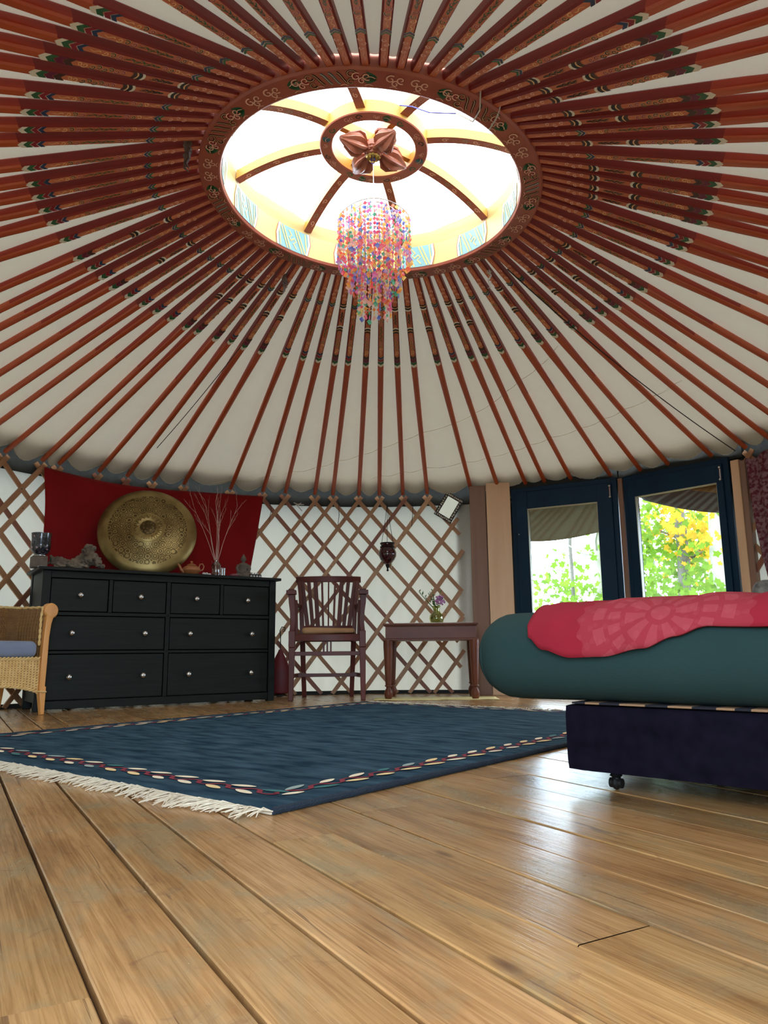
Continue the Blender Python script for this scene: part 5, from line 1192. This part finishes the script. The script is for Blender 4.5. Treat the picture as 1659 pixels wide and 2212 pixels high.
def make_mirror():
    c = wall_pt(78.9, -.0); t = thing('framed_mirror', 'Small square mirror in a black and gold frame hung tilted above the side table', 'mirror'); 
    n_ = (CW-c).normalized(); xx = Vector((-n_.y, n_.x, 0)); xx = -xx if xx.x < 0 else xx; c3 = Vector((c.x-.006, c.y-.03, 1.552)); a = R_(-33); n3 = Vector((n_.x, n_.y, -.16)).normalized()
    nn = Vector((n_.x, n_.y, -.16)).normalized(); up_ = xx.cross(nn).normalized(); up_ = up_ if up_.z > 0 else -up_; ux = xx*cos(a)+up_*sin(a); uz = -xx*sin(a)+up_*cos(a)
    t.matrix_world = Matrix(((ux.x, nn.x, uz.x, c3.x), (ux.y, nn.y, uz.y, c3.y), (ux.z, nn.z, uz.z, c3.z), (0, 0, 0, 1)))
    w, h, i_ = .083, .112, .030
    b = MB()
    for x0, x1, z0, z1 in ((-w, w, h-i_, h), (-w, w, -h, -h+i_), (-w, -w+i_, -h+i_, h-i_), (w-i_, w, -h+i_, h-i_)): b.box(x0, x1, -.006, .008, z0, z1)
    rnd = random.Random(1)
    def sc_(x, z, s):
        pts = spiral(x, z, s, rnd.choice((1, -1)), rnd.uniform(0, 6), 1., 8); vs = []
        for i, p in enumerate(pts):
            a_ = pts[max(0, i-1)]; c_ = pts[min(8, i+1)]; d = Vector((c_[0]-a_[0], c_[1]-a_[1])).normalized(); q = Vector((-d.y, d.x))*.0018; vs += [(p[0]+q.x, .0088, p[1]+q.y), (p[0]-q.x, .0088, p[1]-q.y)]
        b.add(vs, [(2*i, 2*i+1, 2*i+3, 2*i+2) for i in range(8)], 1)
    for k in range(9): x = -w+.012+k*(2*w-.024)/8; sc_(x, h-i_/2, .009); sc_(x, -h+i_/2, .009)
    for k in range(8): z = -h+i_+.01+k*(2*h-2*i_-.02)/7; sc_(-w+i_/2, z, .009); sc_(w-i_/2, z, .009)
    b.build('mirror_frame', [M['iron'], M['cream']], t)
    b = MB(); b.box(-w+i_-.002, w-i_+.002, -.004, .003, -h+i_-.002, h-i_+.002); b.build('mirror_glass', M['mirror'], t)
make_mirror()
def cord(name, pts, r_, m, label, cat='cord'): b = MB(); b.tube(pts, r_, 6); return tag(b.build(name, m, smooth=True), label, cat, {'tie_cord': 'black tie cords on the lattice', 'crown_cord': 'cords at the crown rim', 'roof_cable': 'dark cables under the roof'}[name])
def wl(th, off, z): p = wall_pt(th, off); return (p.x, p.y, z)
cord('tie_cord', [wl(97.2, -.02, 1.63), wl(97.1, -.022, 1.50), wl(97.3, -.022, 1.41)], .0024, M['blackc'], 'Black tie cord hanging on the lattice above the armchair back')
cord('tie_cord', [wl(84.8, -.02, 1.62), wl(84.9, -.022, 1.52), wl(85.1, -.022, 1.40)], .0024, M['blackc'], 'Black tie cord hanging between the lantern and the tilted mirror')
cord('tie_cord', [wl(108.8, -.02, 1.62), wl(108.2, -.022, 1.54), wl(108.5, -.022, 1.43)], .0024, M['blackc'], 'Black tie cord hanging beside the red cloth right edge')
b = MB(); b.tube([wl(104.6, -.02, 1.60), wl(103.9, -.024, 1.585), wl(103.4, -.024, 1.60), wl(103.9, -.026, 1.57), wl(103.2, -.024, 1.53)], .0045, 6); b.tube([wl(104.4, -.024, 1.575), wl(103.7, -.028, 1.585), wl(102.9, -.024, 1.585)], .0045, 6)
tag(b.build('knotted_cord', M['cord'], smooth=True), 'White knotted cord on the lattice above the armchair left arm', 'cord')
# red bellows between chest and armchair
p = wall_pt(106.6, -.10); t = thing('red_bellows', 'Red leather bag with curled iron handle behind the chest right end', 'bag', (p.x, p.y, 0))
b = MB(); b.lathe([(.02, .015), (.085, .03), (.105, .10), (.09, .20), (.05, .29), (.02, .35), (.012, .37)], 20, M_=Matrix.Diagonal(Vector((1, .45, 1)))); b.build('bag_body', M['redleather'], t, smooth=True)
b = MB(); b.tube([(0, 0, .36), (.0, 0, .47), (-.006, 0, .52), (.01, 0, .55), (.034, 0, .545), (.034, 0, .515), (.018, 0, .512)], .004, 6); b.lathe([(.012, 0), (.03, .004), (.03, .012), (.01, .016)], 12); b.build('iron_handle', M['iron'], t, smooth=True)
# leather and cord ties round the crown
def rag(th, r0, z0, L_, m, label, name='leather_tie', w=.022):
    a = R_(th); c = Vector((CR.x+r0*cos(a), CR.y+r0*sin(a), ZR+TILT*r0*cos(a)+z0)); b = MB(); rnd = random.Random(int(th))
    for k in range(3):
        pts = [c+Vector((rnd.uniform(-.012, .012)+.010*nz(i*.7, k, th), rnd.uniform(-.006, .006), -L_*i/8*(1-.12*k))) for i in range(9)]; b.tube(pts, [w*.35, w*.6, w*.5, w*.45, w*.5, w*.35, w*.3, w*.25, w*.08], 6)
    return tag(b.build(name, m, smooth=True), label, 'tie')
rag(-156, .83, .02, .17, M['leather'], 'Ragged leather tie hanging at the crown left rim')
rag(124, .88, -.015, .12, M['leather'], 'Ragged leather tie hanging below the crown at lower left', w=.014)
rag(43, .86, -.01, .12, M['cord'], 'Looped pale cord hanging below the crown at lower right', 'cord_tie', .007)
def cpt(th, r0, dz): a = R_(th); return (CR.x+r0*cos(a), CR.y+r0*sin(a), ZR+TILT*r0*cos(a)+dz)
cord('crown_cord', [cpt(-58, .80, .03), cpt(-56, .76, -.03), cpt(-53, .68, -.01), cpt(-54, .60, .07)], .0028, M['cord'], 'Thin white cord crossing the crown rim at upper right')
cord('crown_cord', [cpt(-54, .60, .07), cpt(-60, .50, .11), cpt(-66, .44, .16), cpt(-70, .38, .20)], .0026, M['bluec'], 'Blue cord running across the crown opening at upper right')
cord('crown_cord', [cpt(-50, .80, .035), cpt(-49, .76, -.01), cpt(-46, .69, -.005), cpt(-46, .675, .06)], .0032, M['cord'], 'Pale doubled cord looped over the crown rim beside the thin white cord')
# black cable under the roof canvas at the right, another at the left
def roof_pt(k, t, dz=0.): 
    i = int(math.floor(k)); f = k-i; a = POLES[i % 81][0].lerp(POLES[(i+1) % 81][0], f); c = POLES[i % 81][1].lerp(POLES[(i+1) % 81][1], f); p = a.lerp(c, t); p.z += dz; return tuple(p)
cord('roof_cable', [roof_pt(45.9+.9*t, .05+.93*t, -.036-.006*sin(pi*t)) for t in [i/24 for i in range(25)]], .0035, M['blackc'], 'Black cable running down the roof canvas toward the right glass door', 'cable')
cord('roof_cable', [roof_pt(26.7-.5*t, .30+.5*t, -.036) for t in [i/12 for i in range(13)]], .0025, M['blackc'], 'Short black line along the roof poles above the brass gong', 'cable')
# pale seam lines sewn into the canvas, at right angle to the poles
b = MB()
for (k0, t0_, k1, t1_) in ((28.5, .98, 44.5, .36), (34.6, .90, 47.5, .64)):
    pts = []
    for i in range(121):
        s = i/120; k = k0+(k1-k0)*s; fr = k-math.floor(k); tt = t0_+(t1_-t0_)*s; g = max(0, (tt-.45)/.55); pts.append(Vector(roof_pt(k, tt, .029-sin(pi*fr)*(.006+.028*g*g)-.002)))
    b.tube(pts, .0018, 4)
tag(b.build('roof_seam', M['cream'], smooth=True), 'Pale sewn seams running across the roof canvas above the armchair', 'seam')

# ------------------------------------------------------------------ shawl and grey chair at the right edge
b = MB()
def sh(u, v):
    th = 33.4-(6.0)*u-1.2*v**2*(1-u)-.5*v; p = wall_pt(th, -.07-.018*sin(u*22+v*2)*(.4+.6*v)); return (p.x, p.y, 1.605-.86*v-.02*sin(u*9)*(v < .05))
b.grid(sh, 60, 20); tag(b.build('hanging_shawl', M['burg'], smooth=True, solid=.003), 'Burgundy patterned shawl hanging at the right edge of the photo', 'shawl')
t = thing('grey_armchair', 'Grey upholstered armchair with pale piping half hidden behind the bed', 'armchair', (2.40, 4.02, 0), R_(28))
b = rounded(-.28, .28, .16, .30, .36, .715, .065, .003, 3, (20, 8, 16)); b.build('backrest', M['grey'], t, smooth=True)
b = rounded(-.28, .28, -.25, .22, .22, .38, .05, .003, 5, (20, 20, 8)); b.build('seat', M['grey'], t, smooth=True)
b = MB(); b.tube([(-.272, .155, .40), (-.274, .155, .64), (-.255, .155, .695), (-.21, .155, .712), (.21, .155, .712), (.255, .155, .695), (.274, .155, .64), (.272, .155, .40)], .006, 6); b.build('piping', M['greyp'], t, smooth=True)
for x in (-.23, .23):
    for y in (-.2, .2): b = MB(); b.bar((x, y, .225), (x*1.03, y*1.03, 0), .04, .04, (0, 1, 0), .026, .026); b.build('leg', M['mahog'], t)

# ------------------------------------------------------------------ outside: awnings and trees
def awning(p0, p1, z_top, prof, m, label, out=.35, drop=0.):
    d = (p1-p0); n_ = Vector((-d.y, d.x)).normalized(); n_ = n_ if n_.dot(p0-CW) > 0 else -n_; b = MB()
    def fn(u, v): q = p0+d*u+n_*(.12+out*v); zb = prof(u); return (q.x, q.y, z_top+(zb-z_top)*v+.003*nz(u*3, v*2))
    b.grid(fn, 40, 12); return tag(b.build('canvas_awning', m, smooth=True, solid=.004), label, 'awning', 'awning flaps outside the glass doors')
awning(DP[0]+Vector((-.25, .12)), DP[1]+Vector((.06, .02)), 1.62, lambda u: 1.315-.07*sin(pi*min(1, u*1.05))+.06*u, M['awning'], 'Grey canvas awning flap hanging outside the left glass door')
awning(DP[1]+Vector((.02, .05)), DP[2]+Vector((.55, -.35)), 1.62, lambda u: 1.55-.20*sin(pi*min(1, u*.95)), M['awningd'], 'Dark tarpaulin flap sagging outside the right glass door')
awning(DP[1]+(DP[2]-DP[1])*.60, DP[2]+Vector((.12, -.12)), 1.60, lambda u: 1.49-.13*u**.8, M['awningy'], 'Yellow canvas flap outside the top right of the right glass door', -.04)
def outp(px, Y): return Vector(((px-829.5)/FPX*Y*1.01, Y))
def leafblob(b, c, n, sp, rnd, mi, sz=(.032, .060)):
    for i in range(int(n*1.9)):
        p = c+Vector((rnd.gauss(0, sp[0]), rnd.gauss(0, sp[1]), rnd.gauss(0, sp[2]))); s = rnd.uniform(*sz); nrm = Vector((rnd.gauss(0, .7), -1+rnd.gauss(0, .5), rnd.gauss(0, .8))).normalized(); u = nrm.orthogonal().normalized(); w = nrm.cross(u); a0 = rnd.uniform(0, 6.28); vs = [p]
        for k in range(10): rr = s*(1 if k % 2 == 0 else .60)*(1 if k < 8 else .7); a = a0+k*2*pi/10; vs.append(p+(u*cos(a)+w*sin(a))*rr+nrm*(-.1*rr if k % 2 == 0 else 0))
        b.add(vs, [(0, k, k % 10+1) for k in range(1, 11)], mi)
def tree(px, Y, w, m, lab, seed, leaves, branches=5, h=4.2):
    p = outp(px, Y); t = thing('woodland_tree', lab, 'tree', (p.x, p.y, -.45), 0, 'trees outside the glass doors'); rnd = random.Random(seed)
    b = MB(); pts = [(.04*nz(i*.4, seed), .04*nz(i*.4, seed, 3), h*i/14) for i in range(15)]; b.tube(pts, [w*(1-.03*i) for i in range(15)], 14)
    ends = []
    for k in range(branches):
        z0 = rnd.uniform(.9, 2.6); a = rnd.uniform(0, 6.28); L_ = rnd.uniform(.5, 1.2); q = [Vector((0, 0, z0))]
        for i in range(6): q.append(q[-1]+Vector((cos(a)*L_/6, sin(a)*L_/6, L_/6*rnd.uniform(.1, .9)))+Vector((rnd.uniform(-.04, .04), rnd.uniform(-.04, .04), 0)))
        b.tube(q, [w*.22*(1-.12*i) for i in range(7)], 6)
    b.build('trunk', m, t, smooth=True)
    if leaves:
        f = MB()
        for (dx, dz, n, sx, sz_, mi) in leaves: leafblob(f, Vector((dx, rnd.uniform(-.3, .3), dz+.45)), n, (sx, .35, sz_), rnd, mi)
        f.build('foliage', [M['leaf'], M['leafy']], t)
tree(1470, 8.6, .085, M['bark'], 'Grey-barked tree in the middle of the right glass door', 1, [(-.35, 1.9, 150, .28, .35, 0), (-.3, 1.1, 190, .3, .4, 0), (.30, 1.75, 90, .2, .25, 1), (.3, 1.2, 110, .25, .4, 0), (-.25, 1.75, 22, .12, .12, 1), (.12, 1.45, 40, .12, .15, 1)])
tree(1553, 8.0, .115, M['barkp'], 'Pale-barked tree at the right side of the right glass door', 2, [(-.45, 2.0, 70, .2, .15, 1), (-.3, .9, 120, .2, .3, 0), (-.2, 1.5, 40, .12, .2, 1)], 3)
tree(1231, 9.5, .028, M['bark'], 'Thin dark tree stem in the left glass door', 3, [(-.3, 1.0, 60, .25, .2, 0), (.2, 2.0, 26, .35, .1, 0)], 6)
tree(1287, 9.2, .075, M['barkp'], 'Pale tree trunk at the right side of the left glass door', 4, [(-.1, 1.9, 34, .25, .14, 0), (-.15, .95, 60, .22, .25, 0)], 4)
tree(1400, 11.5, .07, M['barkp'], 'Distant tree behind leaves at the left of the right glass door', 5, [(0, 1.4, 330, .5, .55, 0), (0, .6, 200, .5, .3, 0), (.3, 2.3, 60, .3, .2, 0)], 5)
tree(1520, 12.0, .07, M['barkp'], 'Distant tree between the two nearer trunks in the right glass door', 6, [(0, 1.2, 260, .35, .5, 0), (.1, 2.1, 90, .3, .3, 1), (0, .4, 120, .4, .25, 0)], 5)
